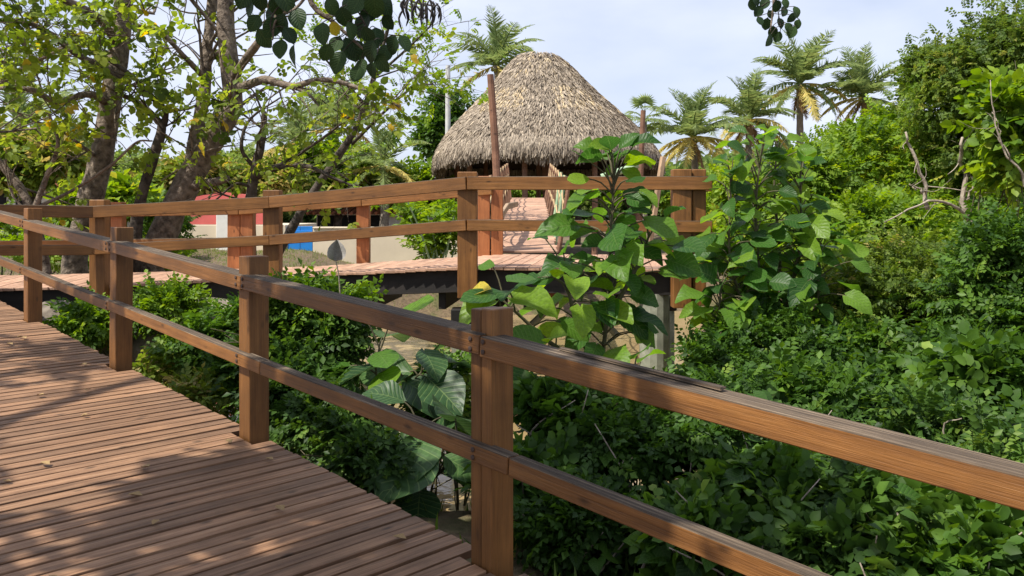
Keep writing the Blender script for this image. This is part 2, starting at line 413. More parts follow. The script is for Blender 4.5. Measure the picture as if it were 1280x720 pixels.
def water_mat():
    m, nt, b = newmat('muddy_water'); l = nt.links.new
    tcn = node(nt, 'ShaderNodeTexCoord')
    n1 = node(nt, 'ShaderNodeTexNoise', Scale=0.6, Detail=4.0); l(tcn.outputs['Object'], n1.inputs['Vector'])
    r1 = ramp(nt, [(0.3, (0.25, 0.178, 0.085)), (0.7, (0.33, 0.24, 0.12))]); l(n1.outputs['Fac'], r1.inputs['Fac'])
    l(r1.outputs['Color'], b.inputs['Base Color'])
    b.inputs['Roughness'].default_value = 0.06; b.inputs['IOR'].default_value = 1.33
    n2 = node(nt, 'ShaderNodeTexNoise', Scale=5.0, Detail=3.0); l(tcn.outputs['Object'], n2.inputs['Vector'])
    bp = node(nt, 'ShaderNodeBump', Strength=0.2, Distance=0.03); l(n2.outputs['Fac'], bp.inputs['Height']); l(bp.outputs['Normal'], b.inputs['Normal'])
    return m
M['ground'] = ground_mat(); M['water'] = water_mat()

# ------------------------------------------------------------------ ground and water
WATER_Z = -0.70
POND = np.array([(-4.3, 7.4), (-4.6, 10), (-4.2, 14), (-3.8, 17.2), (-1, 18.0), (2, 18.8), (6, 19.3), (9, 17.5), (7, 13), (4.6, 10), (3.0, 7.7), (1.6, 6.7), (.2, 5.9), (-1.2, 5.6), (-2.4, 6.0), (-3.4, 6.8)])
def pond_sd(x, y):
    """signed distance to the shoreline, negative over water"""
    d = np.full(x.shape, 1e9); inside = np.zeros(x.shape, bool)
    n = len(POND)
    for i in range(n):
        a, b = POND[i], POND[(i + 1) % n]
        ex, ey = b - a
        t = np.clip(((x - a[0]) * ex + (y - a[1]) * ey) / (ex * ex + ey * ey), 0, 1)
        d = np.minimum(d, np.hypot(x - a[0] - t * ex, y - a[1] - t * ey))
        c = ((a[1] > y) != (b[1] > y)) & (x < (b[0] - a[0]) * (y - a[1]) / (b[1] - a[1] + 1e-12) + a[0])
        inside ^= c
    return np.where(inside, -d, d)
def ground_z(x, y):
    x = np.asarray(x, float); y = np.asarray(y, float)
    s = pond_sd(x, y)
    bank = WATER_Z + 0.02 + np.clip(s, -1.2, 0.8) * 0.55
    land = -0.26 + 0.35 * (1 / (1 + np.exp(-(y - 19) / 1.2))) + 0.5 * (1 / (1 + np.exp(-(x - 6.5) / 1.0)))
    land = land + 0.5 * (1 / (1 + np.exp((x + 4.5) * 2.0))) * (1 / (1 + np.exp(-(y - 10.5))))
    w = np.clip(s / 1.4, 0, 1); w = w * w * (3 - 2 * w)
    z = bank * (1 - w) + land * w
    near = np.hypot(x, y - 8) < 45
    return z + np.where(near, 0.05 * np.sin(x * 2.1 + 0.6 * y) * np.sin(y * 1.7 - 0.4 * x) * np.clip(s, 0, 1), 0)
def gz(x, y): return float(ground_z(np.array([x]), np.array([y]))[0])
def axis(lo, hi, step, far):
    a = np.arange(lo, hi + 1e-6, step)
    out = [far * q for q in (1, .5, .25, .12, .06)]
    return np.concatenate([[lo - o for o in out], a, [hi + o for o in out[::-1]]])
gx, gy = axis(-16, 20, 0.25, 900), axis(-8, 34, 0.25, 900)
X, Y = np.meshgrid(gx, gy)
Z = ground_z(X, Y)
nx, ny = len(gx), len(gy)
i, j = np.meshgrid(np.arange(ny - 1), np.arange(nx - 1), indexing='ij')
Q = np.stack([i * nx + j, i * nx + j + 1, (i + 1) * nx + j + 1, (i + 1) * nx + j], -1).reshape(-1, 4)
tag(add('ground', fast_mesh('ground', np.stack([X, Y, Z], -1).reshape(-1, 3), [Q], M['ground'], smooth=True)), kind='structure')
wv = np.array([(-6, 4.5, WATER_Z), (10, 4.5, WATER_Z), (10, 20.5, WATER_Z), (-6, 20.5, WATER_Z)])
tag(add('water', fast_mesh('water', wv, [[(0, 1, 2, 3)]], M['water'])), kind='structure')

# ------------------------------------------------------------------ near boardwalk and its railing
SL = 0.069
def SP(s, p, z=0.0):
    """s along the near walk, p across it (railing at p = 2.28), z above its boards"""
    return Vector((0.70711 * (p - s), 0.70711 * (p + s), SL * s + z))
PR = 2.28
S_POSTS = [-1.6, 0.42, 2.39, 4.30, 6.25, 8.33, 10.33]
walk = tag(empty('boardwalk', SP(4, 1, -0.2)), kind='structure')
PITCH, PW = 0.083, 0.0688
variants = [chamfer_box(3.05, PW * w, 0.034, 0.0022, M['plank'], name='plank', rough=0.0009) for w in (1.0, 0.985, 1.012, 0.965, 1.0, .99)]
short = [chamfer_box(2.95, PW * w, 0.034, 0.0022, M['plank'], name='plank', rough=0.0009) for w in (1.0, 0.98)]
s = -1.9; k = 0
while s < 10.75:
    hit = any(abs(s - q) < 0.06 + PW / 2 + 0.004 for q in S_POSTS)
    me = random.choice(short if hit else variants)
    end = PR - 0.072 if hit else PR + 0.035 + random.choice((0, 0, 0, 0, 0, .006, -.008, -.012)) + random.uniform(-.004, .004)
    c = end - (2.95 if hit else 3.05) / 2
    a, b = SP(s, c - 1, -0.015 + random.uniform(-.002, .002)), SP(s + random.uniform(-.004, .004), c + 1, -0.015 + random.uniform(-.002, .002))
    Mx, _ = frame(a, b, up=(SL * 0.707, -SL * 0.707, 1))
    add('plank', me, walk, Mx); k += 1
    s += PITCH + random.uniform(-.0015, .0025) + (.004 if k % 9 == 0 else 0)
for p in (-0.55, 0.6, 1.85):
    beam('joist', SP(-1.9, p, -0.13), SP(10.7, p, -0.13), 0.09, 0.19, M['dark_beam'], walk)
def pile(x, y, z0, z1, r, parent):
    g = Geo(); tube(g, [(x, y, z0), (x, y, (z0 + z1) / 2), (x, y, z1)], [r * 1.02, r, r], 14)
    return add('pile', g.mesh('pile', M['concrete']), parent)
for s in (0.42, 2.6, 4.6, 6.6, 8.5, 10.3):
    q = SP(s, 1.85); pile(q.x, q.y, gz(q.x, q.y) - 0.4, q.z - 0.228, 0.10, walk)
    q = SP(s, -0.5); pile(q.x, q.y, gz(q.x, q.y) - 0.4, q.z - 0.228, 0.10, walk)

rail = tag(empty('railing', SP(4.4, PR, -0.1)), 'dark stained timber railing with weathered top along the foreground boardwalk', 'railing')
UPW = (0.70711, 0.70711, 0)
pm = chamfer_box(1.45, 0.119, 0.119, 0.004, M['post'], name='post')
for q in S_POSTS:
    Mx, _ = frame(SP(q, PR, -0.45), SP(q, PR, 1.0), up=UPW)
    Mx = Mx @ Matrix.Rotation(random.uniform(-.006, .006), 4, 'Y') @ Matrix.Rotation(random.uniform(-.008, .008), 4, 'Z')
    if abs(q - 2.39) < .01:      # this post is two boards bolted together
        half = chamfer_box(1.45, 0.121, 0.059, 0.004, M['post'], name='post')
        add('post', half, rail, Mx @ Matrix.Translation((0, .0303, 0)) @ Matrix.Rotation(R(90), 4, 'X'))
        add('post', half, rail, Mx @ Matrix.Translation((-.004, -.0303, 0)) @ Matrix.Rotation(R(90), 4, 'X'))
    else:
        add('post', pm, rail, Mx)
RIN = PR - 0.041
RLO = PR - 0.071
ends = [-1.7] + [q - 0.03 for q in S_POSTS[1:]]
for a, b in zip(ends[:-1], ends[1:]):
    dz = random.uniform(-.006, .006)
    beam('top_rail', SP(a + .002, RIN, 0.864 + dz), SP(b - .002, RIN + random.uniform(-.002, .002), 0.864 + random.uniform(-.005, .005)), 0.112, 0.079, M['rail'], rail, 0.0035, M['rail_top'])
lows = [-1.7, 0.42, 2.2, 4.05, 6.23, 8.3, 10.3]
for a, b in zip(lows[:-1], lows[1:]):
    beam('lower_rail', SP(a + .003, RLO, 0.447 + random.uniform(-.006, .006)), SP(b - .003, RLO, 0.447 + random.uniform(-.006, .006)), 0.062, 0.069, M['rail'], rail, 0.0035, M['rail_top'])
M['bolt'] = plain('rusty_bolt', (.07, .045, .035), .6, 60, .5)
bg_ = Geo(); tube(bg_, [(0, 0, -.004), (0, 0, .005), (0, 0, .0065)], [.0095, .0095, .006], 10); bmesh_ = bg_.mesh('bolt', M['bolt'])
for q in S_POSTS:
    for ds_, z_, pf in ((-.052, .884, RIN - .056), (-.052, .846, RIN - .056), (.02, .884, RIN - .056), (.02, .846, RIN - .056), (.0, .462, RLO - .031), (.0, .432, RLO - .031)):
        Mx, _ = frame(SP(q + ds_, pf), SP(q + ds_, pf - .1)); Mx.translation = SP(q + ds_, pf, z_)
        add('bolt', bmesh_, rail, Mx @ Matrix.Rotation(R(90), 4, 'Y'))
# splintered sliver lying along the top of the rail
sl = SP(1.55, PR - 0.055, 0.853 + 0.068)
beam('splinter', SP(1.35, PR - .022, .910), SP(2.02, PR - .012, .908), 0.030, 0.009, M['rail_top'], rail, 0.003, rough=0.002)

# ------------------------------------------------------------------ far walkway with landing
near_e = [(-9.5, 8.95, .70), (-5.85, 9.02, .712), (-4.74, 9.73, .69), (-2.75, 9.73, .80), (-.46, 8.80, .97), (1.80, 8.46, .965)]
far_e = [(-9.5, 11.0, .70), (-6.75, 11.1, .70), (-5.55, 11.8, .70), (-3.75, 11.7, .73), (-2.02, 11.35, .845), (-.285, 10.75, 1.0), (2.05, 10.55, 1.0)]
def resample(pts, n):
    p = np.array(pts, float); l = np.concatenate([[0], np.cumsum(np.linalg.norm(np.diff(p, axis=0), axis=1))])
    q = np.linspace(0, l[-1], n)
    return np.stack([np.interp(q, l, p[:, k]) for k in range(3)], -1)
fw = tag(empty('walkway', (-2, 10, 0.4)), kind='structure')
# pair the two edges section by section so that boards stay square to the walk
pairs = [((-9.5, 8.95, .70), (-9.5, 11.0, .70)), ((-5.85, 9.02, .712), (-6.45, 11.15, .70)), ((-4.74, 9.73, .69), (-5.0, 11.8, .70)), ((-2.75, 9.73, .80), (-2.6, 11.5, .80)), ((-.46, 8.80, .97), (-.12, 10.72, 1.0)), ((1.80, 8.46, .965), (2.05, 10.55, 1.0))]
for (n0, f0), (n1, f1) in zip(pairs[:-1], pairs[1:]):
    n0, f0, n1, f1 = map(Vector, (n0, f0, n1, f1))
    ln = (n1 - n0).length; lf = (f1 - f0).length
    cnt = max(1, round(max(ln, lf) / 0.128))
    wid = (max(ln, lf) / cnt)
    for q in range(cnt):
        t = (q + 0.5) / cnt
        a, b = n0.lerp(n1, t), f0.lerp(f1, t)
        dirv = (b - a).normalized()
        a = a - dirv * (0.03 + random.uniform(-.006, .008)); b = b + dirv * 0.03
        # tapering where the walk bends
        wa, wb = ln / cnt * 0.93, lf / cnt * 0.93
        Mx, l = frame(a + Vector((0, 0, -.016)), b + Vector((0, 0, -.016)))
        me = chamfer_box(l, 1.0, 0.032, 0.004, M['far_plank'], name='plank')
        co = np.empty(len(me.vertices) * 3, np.float32); me.vertices.foreach_get('co', co); co = co.reshape(-1, 3)
        tt = co[:, 0] / l + 0.5
        co[:, 1] = np.sign(co[:, 1]) * (wa * (1 - tt) + wb * tt) / 2
        me.vertices.foreach_set('co', co.ravel())
        add('plank', me, fw, Mx @ Matrix.Translation((0, 0, random.uniform(-.003, .003))))
beam('tie_beam', P(648, 370, 10.4), P(694, 370, 10.4), .12, .13, M['far_post'], fw)
for (a, b) in ((P(654, 416, 9.6), P(698, 374, 9.6)), (P(735, 382, 9.6), P(772, 420, 9.6))):
    g = Geo(); tube(g, [a, a.lerp(b, .5), b], .04, 8); add('brace', g.mesh('brace', M['concrete']), fw)
def offs(p, dx=0, dy=0, dz=0): return Vector((p[0] + dx, p[1] + dy, p[2] + dz))
for edge, dy in ((near_e, 0.10), (far_e, -0.10)):
    for a, b in zip(edge[:-1], edge[1:]):
        beam('edge_beam', offs(a, 0, dy, -.155), offs(b, 0, dy, -.155), 0.07, 0.24, M['dark_beam'], fw, 0.005)
for t in np.linspace(0.06, 0.94, 12):      # cross joists hung under the boards
    n, f = resample(near_e, 100)[int(t * 99)], resample(far_e, 100)[int(t * 99)]
    beam('joist', offs(n, 0, .16, -.37), offs(f, 0, -.16, -.37), 0.08, 0.18, M['dark_beam'], fw, 0.005)
for (x, y, zt, r) in ((PX(582, 9.0), 9.0, .55, .15), (PX(818, 8.72), 8.72, .90, .155), (-4.6, 10.2, .24, .13), (-2.6, 10.1, .33, .13), (-.2, 10.4, .54, .14), (1.85, 10.3, .54, .14), (-5.0, 11.3, .24, .13), (-2.8, 11.1, .35, .13)):
    pile(x, y, gz(x, y) - 0.5, zt - 0.2, r, fw)
    if x < 1.2 or y > 9: beam('pile_cap', (x - .15, y, zt - .12), (x + .15, y, zt - .12), 0.24, 0.16, M['dark_beam'], fw, 0.01)

def fence_line(root, posts, rails, mat_post, mat_rail, pw=0.15, inner=1, hz=(0.85, 0.42)):
    """posts: (x, y, deck z, width, height above, depth below)"""
    for (x, y, z, w, h, dn) in posts:
        Mx, l = frame((x, y, z - dn), (x, y, z + h), up=(0, 1, 0))
        add('post', chamfer_box(l, w, pw, 0.007, mat_post, name='post'), root, Mx)
    for k, (a, b) in enumerate(zip(rails[:-1], rails[1:])):
        d = (Vector(b) - Vector(a)).normalized() * 0.004
        beam('top_rail', offs(a, dz=hz[0]) + d, offs(b, dz=hz[0]) - d, 0.06, 0.135, mat_rail, root, 0.006, M['rail_top'])
        beam('lower_rail', offs(a, dz=hz[1]) + d, offs(b, dz=hz[1]) - d, 0.055, 0.115, mat_rail, root, 0.006, M['rail_top'])
nr = tag(empty('railing', (-2.7, 9.6, .75)), 'dark brown rail on the side of the raised walkway over the water', 'railing')
fence_line(nr, [(-4.74, 9.66, .69, .175, .99, .30), (-2.75, 9.66, .80, .19, .99, .25), (-.46, 8.73, .97, .205, .985, .32), (1.69, 8.40, .965, .185, 1.0, .38), (1.865, 8.43, .965, .135, 1.0, .36)],
           [(-9.4, 8.78, .71), (-5.86, 8.86, .712), (-4.76, 9.55, .69), (-2.75, 9.55, .80), (-.46, 8.62, .985), (1.98, 8.29, .975)], M['post'], M['rail'])
fr = tag(empty('railing', (-3.5, 11.8, .75)), 'orange brown rail with wide posts in front of the leaning tree trunks', 'railing')
fence_line(fr, [(-6.98, 11.16, .70, .16, .98, .3), (-5.75, 11.87, .70, .16, .98, .3), (-5.56, 11.87, .70, .16, .98, .3), (-3.88, 11.78, .73, .175, .95, .3), (-3.70, 11.78, .73, .175, .95, .3), (-2.02, 11.43, .845, .17, .95, .3), (-.36, 10.83, 1.0, .155, 1.0, .3), (-.19, 10.83, 1.0, .15, .98, .3)],
           [(-9.4, 10.98, .70), (-6.98, 11.06, .70), (-5.65, 11.76, .70), (-3.79, 11.67, .73), (-2.02, 11.32, .845), (-.25, 10.72, .99)], M['far_post'], M['rail'], hz=(0.84, 0.40))
rr = tag(empty('railing', (1.95, 9.6, .97)), 'short brown rail closing the end of the landing', 'railing')
fence_line(rr, [(2.10, 10.45, 1.0, .13, .95, .3)], [(2.02, 8.62, .968), (2.02, 10.36, 1.0)], M['far_post'], M['rail'])

# ------------------------------------------------------------------ hanging bridge to the hut
br = tag(empty('footbridge', (0.2, 11, 1.0)), 'narrow plank footbridge with rope and pole sides leading to the hut', 'footbridge')
def bpt(y): return Vector((0.16 + (y - 10.8) * 0.0225, y, 1.02 + (y - 10.8) * 0.078))
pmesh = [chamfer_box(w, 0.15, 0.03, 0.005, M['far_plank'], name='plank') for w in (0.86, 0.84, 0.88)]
y = 10.92
while y < 22:
    Mx = Matrix.Translation(bpt(y) + Vector((random.uniform(-.012, .012), 0, 0))) @ Matrix.Rotation(math.atan(.078), 4, 'X')
    add('plank', random.choice(pmesh), br, Mx); y += 0.165
for sx in (-1, 1):
    beam('stringer', bpt(10.85) + Vector((sx * .33, 0, -.08)), bpt(22) + Vector((sx * .33, 0, -.08)), 0.06, 0.11, M['pale_timber'], br)
ymid = list(np.arange(11.15, 22.1, 1.5))
for sx in (-1, 1):
    for k, y in enumerate(ymid):
        a = bpt(y) + Vector((sx * .43, 0, -.15)); b = a + Vector((sx * (.10 if sx < 0 else .16), .0, 1.08))
        if sx < 0:
            beam('side_post', a, b, 0.07, 0.05, M['pole'], br, 0.004, up=(0, 1, 0))
        else:
            g = Geo(); tube(g, [a, a.lerp(b, .5) + Vector((.012, 0, 0)), b], [.032, .03, .027], 8)
            add('side_post', g.mesh('side_post', M['bamboo'] if k in (1, 2) else M['pole']), br)
    for h in (0.38, 0.66, 0.92):
        g = Geo()
        for y0, y1 in zip(ymid[:-1], ymid[1:]):
            w = .43 + (.10 if sx < 0 else .16) * (h + .15) / 1.08
            a = bpt(y0) + Vector((sx * w, 0, h)); b = bpt(y1) + Vector((sx * w, 0, h))
            pts = [a.lerp(b, t) - Vector((0, 0, 0.10 * 4 * t * (1 - t))) for t in np.linspace(0, 1, 6)]
            tube(g, pts, 0.014, 5, cap=False)
        add('rope', g.mesh('rope', M['rope']), br)
    g = Geo()
    for y0, y1 in zip(ymid[:-1], ymid[1:]):
        w = .50
        tube(g, [bpt(y0) + Vector((sx * w, 0, .06)), bpt(y1) + Vector((sx * (w + .06), 0, .80))], 0.007, 5, cap=False)
        tube(g, [bpt(y1) + Vector((sx * w, 0, .06)), bpt(y0) + Vector((sx * (w + .06), 0, .80))], 0.007, 5, cap=False)
    add('cross_rope', g.mesh('cross_rope', M['rope']), br)
beam('handrail', P(624, 274, 11.0), P(634, 258, 12.3), 0.05, 0.09, M['pale_timber'], br)
beam('handrail', P(634, 258, 12.32), P(646, 255, 14.4), 0.05, 0.09, M['pale_timber'], br)
def pole_thing(pts, r, label, mat=M['pole'], name='pole', cat='pole', sides=10):
    g = Geo(); tube(g, spline(pts, 10), np.linspace(r, r * .8, 10), sides, knob=.05)
    return tag(add(name, g.mesh(name, mat)), label, cat)
pole_thing([P(624, 290, 11.15), P(620, 200, 11.15), P(613, 93, 11.1)], .058, 'tall bare brown pole standing at the start of the footbridge, before the thatch')
pole_thing([P(799, 308, 11.0), P(801, 215, 11.0), P(804, 138, 11.0)], .042, 'slim brown pole near the edge of the thatch, beside the landing end')
beam_o = beam('brace', P(812, 304, 10.9), P(829, 196, 10.95), 0.075, 0.06, M['pale_timber'], None); tag(beam_o, 'pale leaning timber brace beside the landing end post', 'brace')
pole_thing([P(752, 222, 10.8), P(798, 206, 10.75)], .05, 'pale green bamboo pole lying across the back of the landing', M['bamboo'], 'bamboo_pole', 'bamboo')

# ------------------------------------------------------------------ foliage machinery
LEAF2 = (np.array([(0, 0, 0), (.32, .45, .09), (0, 1, -.10), (-.32, .45, .09)]), np.array([(0, 1, 2), (0, 2, 3)]))
LEAF4 = (np.array([(0, 0, 0), (.32, .22, .06), (.36, .60, .05), (0, 1, -.16), (-.36, .60, .05), (-.32, .22, .06), (0, .45, -.03)]),
         np.array([(0, 1, 6), (1, 2, 6), (2, 3, 6), (3, 4, 6), (4, 5, 6), (5, 0, 6)]))
def unit(v): return v / (np.linalg.norm(v, axis=-1, keepdims=True) + 1e-9)
def bases(d, nrm):
    """rotation matrices with Y along d and Z near nrm"""
    y = unit(d); x = unit(np.cross(y, nrm)); z = np.cross(x, y)
    return np.stack([x, y, z], -1)
def scatter(g, tpl, pos, rot, size, var):
    V, T = tpl[0], tpl[1]
    W = np.einsum('nij,vj->nvi', rot, V) * np.asarray(size)[:, None, None] + pos[:, None, :]
    n, v = len(pos), len(V)
    if len(tpl) > 2: va = np.clip(np.asarray(var)[:, None] + tpl[2][None, :], 0, 1).ravel()
    else: va = np.repeat(var, v)
    F = (T[None] + (np.arange(n) * v)[:, None, None]).reshape(-1, 3)
    g.put(W.reshape(-1, 3), F, None, va)
def make_sprig(k, spread=55, lsize=0.42, lf=LEAF2, droop=0.25, seed=0, twig=True):
    """twig along Y with k leaves set left and right"""
    r = np.random.default_rng(seed)
    Vs, Ts, va = [], [], []
    n = 0
    for q in range(k):
        t = (q + .6) / k
        p = np.array([0.05 * math.sin(t * 4 + seed), t, -droop * t * t])
        side = 1 if q % 2 else -1
        a = R(spread + r.uniform(-14, 14)) * side if q < k - 1 else 0
        dirv = np.array([math.sin(a), math.cos(a), -0.25 - droop * t + r.uniform(-.25, .25)])
        nr = np.array([r.uniform(-.4, .4) - .25 * side, r.uniform(-.3, .3), 1.0])
        Rm = bases(dirv[None], nr[None])[0]
        Vs.append((lf[0] @ Rm.T) * lsize * (r.uniform(.75, 1.15)) * (1 - .25 * abs(t - .5)) + p)
        Ts.append(lf[1] + n); n += len(lf[0])
        va.append(np.full(len(lf[0]), r.uniform(-.16, .16)))
    return np.concatenate(Vs), np.concatenate(Ts), np.concatenate(va)
SPR = [make_sprig(9, seed=q) for q in range(4)]                     # loose twigs
SPR5 = [make_sprig(5, spread=62, lsize=.62, lf=LEAF2, seed=10 + q) for q in range(3)]   # far clumps
PIN = [make_sprig(13, spread=68, lsize=.30, droop=.35, seed=20 + q) for q in range(3)]  # feathered leaves
OVL = [make_sprig(6, spread=60, lsize=.56, lf=LEAF4, droop=.3, seed=40 + q) for q in range(4)]   # oval tree leaves
BRO = [make_sprig(7, spread=58, lsize=.55, lf=LEAF4, seed=30 + q) for q in range(4)]    # broader blades, near
def put_sprigs(g, kinds, pos, out, size, var, up=0.7, jitter=0.6):
    n = len(pos)
    d = unit(out + rng.normal(0, jitter, (n, 3)) + np.array([0, 0, 0.15]))
    nr = unit(np.array([0, 0, up]) + out * 0.35 + rng.normal(0, .35, (n, 3)))
    Rm = bases(d, nr)
    w = rng.integers(0, len(kinds), n)
    for k in range(len(kinds)):
        s_ = w == k
        if s_.any(): scatter(g, kinds[k], pos[s_], Rm[s_], size[s_], var[s_])
def clump_points(blobs, per_clump, clumps, shell=0.55, spread=0.16, floor=None):
    """points gathered in clumps through and on ellipsoids; returns pos, outward dir, clump value"""
    Ps, Os, Vs = [], [], []
    for (c, r) in blobs:
        c = np.array(c, float); r = np.broadcast_to(np.array(r, float), (3,))
        k = clumps
        d = unit(rng.normal(0, 1, (k, 3))); d[:, 2] = np.where(d[:, 2] < -.45, -d[:, 2], d[:, 2])
        rad = rng.uniform(shell, 1.0, k) * rng.uniform(.86, 1.14, k)
        cc = c + d * r * rad[:, None]
        cs = rng.uniform(.55, 1.35, k)
        for a, dd, s_ in zip(cc, d, cs):
            n = max(2, int(per_clump * s_ * s_))
            off = rng.normal(0, 1, (n, 3)) * spread * s_ * r.mean() * np.array([1, 1, .62])
            Ps.append(a + off); Os.append(unit(dd * .8 + unit(off) * .7)); Vs.append(np.full(n, rng.uniform(-.2, .2)))
    Ps, Os, Vs = np.concatenate(Ps), np.concatenate(Os), np.concatenate(Vs)
    if floor is not None:
        ok = Ps[:, 2] > floor
        Ps, Os, Vs = Ps[ok], Os[ok], Vs[ok]
    return Ps, Os, Vs
def bush(name, label, cat, base, blobs, mat, size, per=14, clumps=40, kinds=None, group=None, stems=6, shell=.5, spread=.16, bark=None, sr=.016, tone=0.5, foliage='foliage', jitter=.6):
    kinds = kinds or SPR
    root = tag(empty(name, base), label, cat, group)
    ps, os_, vs = clump_points(blobs, per, clumps, shell, spread, floor=gz(base[0], base[1]) + .02)
    g = Geo()
    n = len(ps)
    put_sprigs(g, kinds, ps, os_, size * rng.uniform(.65, 1.3, n), np.clip(tone + vs + rng.normal(0, .17, n), 0, 1), jitter=jitter)
    tag(add(foliage, g.mesh(foliage, mat, True), root), kind='stuff')
    g = Geo()
    for q in range(stems):
        c, r = blobs[q % len(blobs)]
        tip = np.array(c, float) + unit(rng.normal(0, 1, 3)) * np.broadcast_to(np.array(r, float), (3,)) * .75
        b0 = np.array(base, float) + np.array([rng.normal(0, .08), rng.normal(0, .08), -.1])
        b0[2] = gz(b0[0], b0[1]) - .08
        mid = (b0 + tip) / 2 + rng.normal(0, .08, 3) * np.linalg.norm(tip - b0)
        tube(g, spline([b0, mid, tip], 9), np.linspace(sr, sr * .3, 9), 6)
        for w in range(3):
            st = b0 + (tip - b0) * rng.uniform(.35, .8)
            st = spline([b0, mid, tip], 9)[rng.integers(3, 8)]
            e = st + unit(rng.normal(0, 1, 3) + np.array([0, 0, .5])) * np.linalg.norm(tip - b0) * .3
            tube(g, spline([st, (st + e) / 2 + rng.normal(0, .02, 3), e], 5), np.linspace(sr * .45, sr * .15, 5), 5)
    add('stem', g.mesh('stem', bark or M['twig'], True), root)
    return root

def twigs(g, pts, r, length, n, levels, tips, gravity=0.0, tmin=.3, spread=1.0, bias=None):
    """side branches along a limb, recursively; collects (place, direction) along the last ones"""
    pts = np.asarray(pts); m = len(pts)
    for q in range(n):
        t = tmin + (1 - tmin) * (q + rng.uniform(0, 1)) / n
        k = min(m - 2, int(t * (m - 1)))
        tan = unit(pts[k + 1] - pts[k])
        d = unit(tan * .7 + rng.normal(0, .75, 3) * spread + np.array([0, 0, .12]) + (0 if bias is None else np.asarray(bias)))
        ln = length * rng.uniform(.6, 1.3)
        a = pts[k]
        b = a + d * ln * .5 + rng.normal(0, .08, 3) * ln
        c = a + d * ln + rng.normal(0, .12, 3) * ln + np.array([0, 0, -gravity * ln])
        br_ = spline([a, b, c], 8)
        tube(g, br_, np.linspace(r, r * .35, 8), 5 if r > .012 else 4, cap=False)
        if levels > 1:
            twigs(g, br_, r * .5, length * .52, max(3, int(n * .75)), levels - 1, tips, gravity, .25, spread)
        else:
            for w in np.linspace(2, 7, 4).astype(int):
                tips.append((br_[w], unit(br_[w] - br_[w - 1])))
        if levels > 1: tips.append((br_[-1], d))
def leaf_tips(g, tips, kinds, size, per, var, scat=.12, jitter=.7):
    p = np.array([t[0] for t in tips]); d = np.array([t[1] for t in tips])
    p = np.repeat(p, per, 0); d = np.repeat(d, per, 0)
    n = len(p)
    p = p + rng.normal(0, scat, (n, 3))
    clump = np.repeat(rng.uniform(-.22, .22, len(tips)), per)
    put_sprigs(g, kinds, p, d, size * rng.uniform(.6, 1.3, n), np.clip(var + clump + rng.normal(0, .2, n), 0, 1), jitter=jitter)
def tree(name, label, cat, limbs, bark, leafmat, kinds, lsize, per, tone=.5, group=None, scat=.12, keep=1.0):
    """limbs: (points, r0, r1, n side branches, branch length, levels)"""
    b0 = limbs[0][0][0]
    root = tag(empty(name, (b0[0], b0[1], b0[2])), label, cat, group)
    g = Geo(); tips = []
    for (pts, r0, r1, n, ln, lv) in limbs:
        sp = spline(pts, 26)
        wob = np.cumsum(rng.normal(0, r1 * .18, (26, 3)), 0) * np.linspace(0, 1, 26)[:, None]
        sp = sp + wob * .5
        rad = np.linspace(r0, r1, 26) * (1 + rng.normal(0, .045, 26))
        tube(g, sp, rad, 12 if r0 > .08 else 7, knob=.06 if r0 > .05 else 0)
        if n: twigs(g, sp, min(r1 * .55, .034), ln, n, lv, tips)
    add('trunk', g.mesh('trunk', bark, True), root)
    if keep < 1: tips = [t for t in tips if rng.uniform() < keep * (.3 if name != 'shade_tree' and t[0][2] > 5.2 else 1)]
    if per and tips:
        g = Geo(); leaf_tips(g, tips, kinds, lsize, per, tone, scat)
        tag(add('crown', g.mesh('crown', leafmat, True), root), kind='stuff')
    return root, tips

# ------------------------------------------------------------------ leaning trees behind the far walkway
D1 = 13.2
tree('leaning_tree', 'tall tree with a dark straight leaning trunk behind the orange brown rail', 'tree', [
    ([P(92, 352, D1), P(98, 300, D1), P(122, 215, D1), P(138, 130, D1), P(150, 40, D1), P(158, -60, D1), P(168, -150, D1)], .205, .115, 9, 1.5, 2),
    ([P(138, 130, D1), P(110, 118, D1 - .5), P(70, 128, D1 - .9), P(40, 112, D1 - 1.1), P(-20, 110, D1 - 1.2)], .07, .025, 7, 1.0, 2),
    ([P(150, 60, D1), P(120, 20, D1 - .6), P(60, -10, D1 - 1.2), P(0, -40, D1 - 1.5)], .08, .03, 7, 1.2, 2),
    ([P(145, 90, D1), P(100, 70, D1 - .8), P(60, 40, D1 - 1.0), P(20, 25, D1 - 1.4), P(-30, 30, D1 - 1.6)], .06, .022, 8, 1.0, 2),
], M['bark'], M['lf_tree'], OVL, .22, 1, .48, keep=.34)
D2 = 12.9
